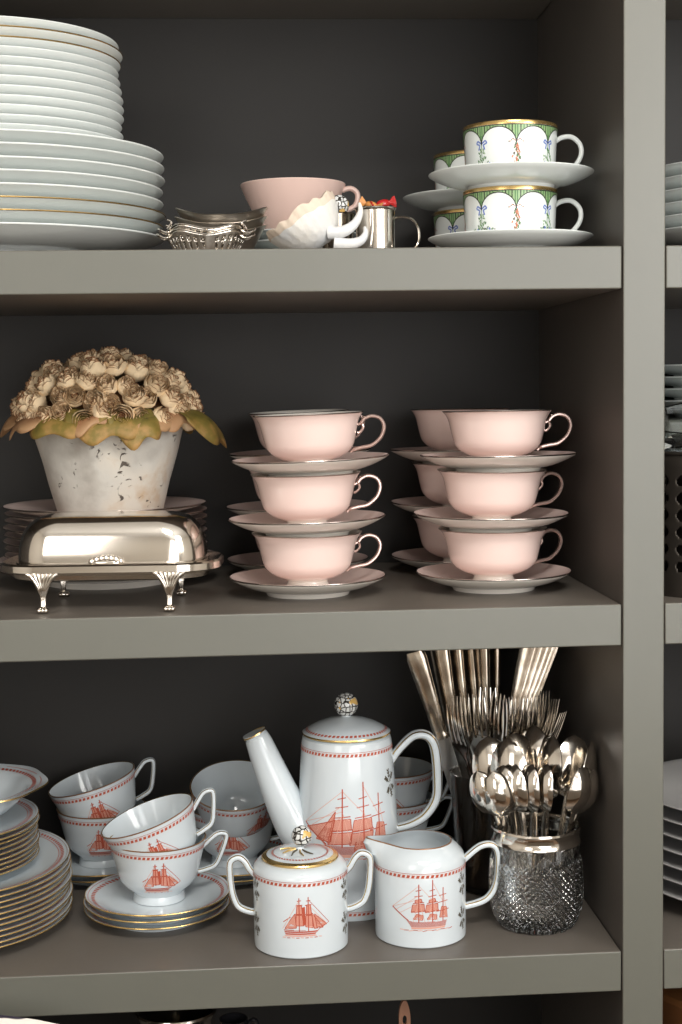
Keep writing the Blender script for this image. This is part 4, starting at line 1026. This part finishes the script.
# sits on a small silver beaker
o = MB().lathe([(0, 0, silver_dark), (1.7, 0, silver_dark), (1.75, .2, silver_dark), (1.5, .4, silver_dark), (1.7, 4.4, silver_dark), (1.8, 4.5, silver_dark), (1.7, 4.5, silver_dark), (1.4, 4.2, silver_dark), (0, 4.2, silver_dark)], 40).build('silver_beaker', loc=W(-24.9, 13.4, 0, Z1))
tag(o, 'dull silver beaker mostly hidden behind the shell cup', 'beaker')
o = b.build('patterned_ornament', loc=W(-24.7, 13.2, 4.32, Z1)); tag(o, 'dark red and silver patterned ornament showing above the shell cup', 'ornament')

# ---------------------------------------------------------------- right-hand bays
mr = MB().lathe(plate_prof(13.0, 2.4, 7, 1.18, t=.45, rim=white, lin=.2, pw=2.3), 80).data('white_plate')
stack('white_plate', mr, 6, 18.6, 14.0, Z1, .0, 1.22, lambda p: 'white plate, '+p+' in the pile at the top right edge', 'plate', 'white plates in the right top bay', jitter=.1)
grey = mat('grey_white_glaze', (0.50, 0.49, 0.48), 0.25, coat=.2)
mr = MB().lathe(plate_prof(13.0, 2.4, 7, 1.45, t=.5, top=grey, under=grey, rim=grey), 80).data('grey_plate')
stack('grey_plate', mr, 7, 18.3, 14.2, Z3, 1.5*0, 1.50, lambda p: 'greyish plate, '+p+' in the pile at the lower right edge', 'plate', 'greyish plates in the right bottom bay', jitter=.1)
# box with plates at the back of the right middle bay
o = MB().box(9, 29, 17, 36.8, 0, 16.4, paint).build('storage_box', loc=W(0, 0, 0, Z2)); bv = o.modifiers.new('bevel', 'BEVEL'); bv.width = .004; bv.segments = 3
tag(o, 'plain grey box behind the perforated bucket, carrying pale plates', 'box')
mr = MB().lathe(plate_prof(10.5, 2.0, 6, 1.21, t=.45, rim=white), 72).data('pale_plate')
stack('pale_plate', mr, 4, 19.0, 26.5, Z2, 16.4, 1.25, lambda p: 'pale plate, '+p+' in the pile above the perforated bucket', 'plate', 'pale plates above the perforated bucket', jitter=.05)
# perforated bucket
t = thing('perforated_bucket', 'dark metal bucket with rows of round holes, right of the upright', 'bucket', W(11.2, 8.0, 0, Z2))
b = MB(); NU = 288; zs_ = [0, .6]; hz = []
R_ = 6.9; Hh = 13.6
ring_z = [0]+[1.6+i*.16 for i in range(68)]+[Hh]
for r_i, z in enumerate(ring_z):
    for k in range(NU):
        a = 2*PI*k/NU; b.v.append((R_*math.sin(a), -R_*math.cos(a), z))
a_ = b.mi(bucketm)
def hole(a_idx, z):
    for row in range(6):
        zc = 2.9+row*1.62
        kc = round(a_idx/12)*12
        du = (a_idx-kc)*2*PI*R_/NU; dv = z-zc
        if du*du/(.42**2)+dv*dv/(.52**2) < 1: return True
    return False
for j in range(len(ring_z)-1):
    zm = (ring_z[j]+ring_z[j+1])/2
    for k in range(NU):
        if 0 < j < len(ring_z)-2 and hole(k+.5, zm): continue
        p = j*NU; b.f.append((p+k, p+(k+1) % NU, p+NU+(k+1) % NU, p+NU+k)); b.m.append(a_)
b.f.append(tuple(reversed(range(NU)))); b.m.append(a_)
o = b.build('body', t); so = o.modifiers.new('thickness', 'SOLIDIFY'); so.thickness = .0012
MB().tube([(R_*math.sin(2*PI*k/72), -R_*math.cos(2*PI*k/72), Hh) for k in range(73)], .18, bucketm, 8, up=(0, 0, 1), caps=False).build('rim', t)
b = MB(); glassc = mat('clear_glass', (.9, .95, .96), .03, trans=1, ior=1.45)
b.lathe([(0, 0, glassc), (3.6, 0, glassc), (4.2, 1.4, glassc), (4.6, 4.4, glassc), (4.3, 4.4, glassc), (3.9, 1.6, glassc), (0, .7, glassc)], 8)
o = b.build('faceted_glass', loc=W(9.6, 8.0, 12.9, Z2), flatshade=True); o.rotation_euler = (.2, -.3, .3); tag(o, 'clear faceted glass poking out of the perforated bucket', 'glass')
o = MB().lathe([(0, 0, bucketm), (4.6, 0, bucketm), (4.6, 11.2, bucketm), (4.3, 11.2, bucketm), (4.3, .4, bucketm), (0, .4, bucketm)], 48).build('liner_tin', loc=W(11.2, 8.0, .15, Z2)); tag(o, 'dark inner tin standing inside the perforated bucket', 'tin')
# round wooden box, lower right bay
b = MB(); b.lathe([(0, 0, wood), (10.4, 0, wood), (10.6, .3, wood), (10.6, 20.3, wood), (10.4, 20.5, wood), (10.4, 20.8, blackm), (10.75, 21, wood), (10.8, 24.2, wood), (10.4, 24.7, wood), (0, 25.2, wood)], 72)
o = b.build('wooden_canister', loc=W(16.4, 13.0, 0, Z4)); tag(o, 'round brown wooden lidded canister below the grey plates at lower right', 'canister')

# ---------------------------------------------------------------- things under the bottom shelf and in front
t = thing('silver_urn', 'footed silver bowl under the bottom shelf, rim just showing', 'bowl', W(-42.4, 12.8, .0, Z4))
t.scale = (1, 1, 1.045)
b = MB(); b.lathe([(0, 0, silver), (4.5, 0, silver), (4.3, .5, silver), (2.2, 1.6, silver), (1.3, 4, silver), (1.2, 9, silver), (2.4, 12, silver), (3.6, 15, silver), (3.9, 19, silver), (3.95, 22.2, silver), (4.3, 22.9, silver), (4.2, 23.1, silver), (3.8, 22.6, silver), (3.7, 19, silver), (3.3, 15.2, silver), (0, 13, silver)], 72); b.build('body', t)
t = thing('black_jug', 'glossy black jug with curved handle right of the silver bowl under the shelf', 'jug', W(-36.6, 9.0, 0, Z4))
t.scale = (.7, .7, 1.0)
MB().lathe([(0, 0, blackm), (3.2, 0, blackm), (3.5, 3, blackm), (3.1, 9, blackm), (2.0, 15, blackm), (1.6, 20, blackm), (2.0, 24.2, blackm), (1.8, 24.2, blackm), (1.4, 20, blackm), (0, 18, blackm)], 48).build('body', t)
MB().tube(smooth_path([(1.7, 0, 23.2), (3.1, 0, 23.8), (3.8, 0, 21), (3.6, 0, 15), (2.3, 0, 12)], 5), .35, blackm, 10).build('handle', t)
t = thing('utensil_crock', 'plain grey crock on the shelf below, holding the wooden spoon', 'crock', W(-19.5, 10.0, 0, Z4))
crockm = mat('dark_stoneware', (.10, .10, .10), .4)
MB().lathe([(0, 0, crockm), (4.6, 0, crockm), (4.8, 1, crockm), (4.8, 13, crockm), (4.5, 13.2, crockm), (4.4, 1, crockm), (0, .8, crockm)], 48).build('body', t)
b = MB(); b.tube([(0, 0, 0), (0, 0, 3), (0, 0, 7), (0, 0, 9)], [.5, 2.0, 1.6, .5], woodl, 14, flat=.45, up=(0, 1, 0))
b.tube([(0, 0, 8.5), (0, 0, 20.9)], [.45, .5], woodl, 10)
NN = 24
for s_ in (-1, 1):
    pass
ZC = 22.6
ri = [(.22*math.cos(2*PI*k/NN), .5*math.sin(2*PI*k/NN)+ZC) for k in range(NN)]; ro = [(.58*math.cos(2*PI*k/NN), 2.0*math.sin(2*PI*k/NN)+ZC) for k in range(NN)]
i0 = len(b.v); b.v += [(x, -.25, z) for x, z in ri]+[(x, -.25, z) for x, z in ro]+[(x, .25, z) for x, z in ri]+[(x, .25, z) for x, z in ro]; wi = b.mi(woodl)
for k in range(NN):
    k2 = (k+1) % NN
    for A_, B_ in ((0, NN), (3*NN, 2*NN), (2*NN, 0), (NN, 3*NN)):
        b.f.append((i0+A_+k, i0+A_+k2, i0+B_+k2, i0+B_+k)); b.m.append(wi)
o = b.build('wooden_spoon', loc=W(-19.7, 8.6, .9, Z4)); o.rotation_euler = (0, .0, 0); tag(o, 'wooden spoon whose pierced handle end shows under the bottom shelf', 'spoon')
# upholstered chair whose zebra back just shows at the lower left
t = thing('upholstered_chair', 'zebra-print upholstered chair back just showing at the lower left corner', 'chair', W(-68, -9, 0, 0))
b = MB(); NX, NZ = 20, 16
def backrest(side):
    def fn(u, v):
        x = -18+36*u; top = 92.2-1.2*(abs(u-.5)*2)**4-1.9*u**2; z = 46+(top-46)*v; th = 2.6*(1-abs(2*u-1)**4)**.5*(1-abs(2*v-1)**6)**.5
        return (x, side*th+3.5, z)
    return fn
b.grid(backrest(-1), NX, NZ, zebra); b.grid(backrest(1), NX, NZ, zebra); b.build('backrest', t)
b = MB().box(-19, 19, -42, 6, 38, 47, zebra); o = b.build('seat', t); bv = o.modifiers.new('bevel', 'BEVEL'); bv.width = .02; bv.segments = 4
for x in (-18.5, 18.5):
    for y in (-39, 3): MB().tube([(x, y, 0), (x, y, 38.5)], [1.4, 2.2], wood, 12).build('leg', t)
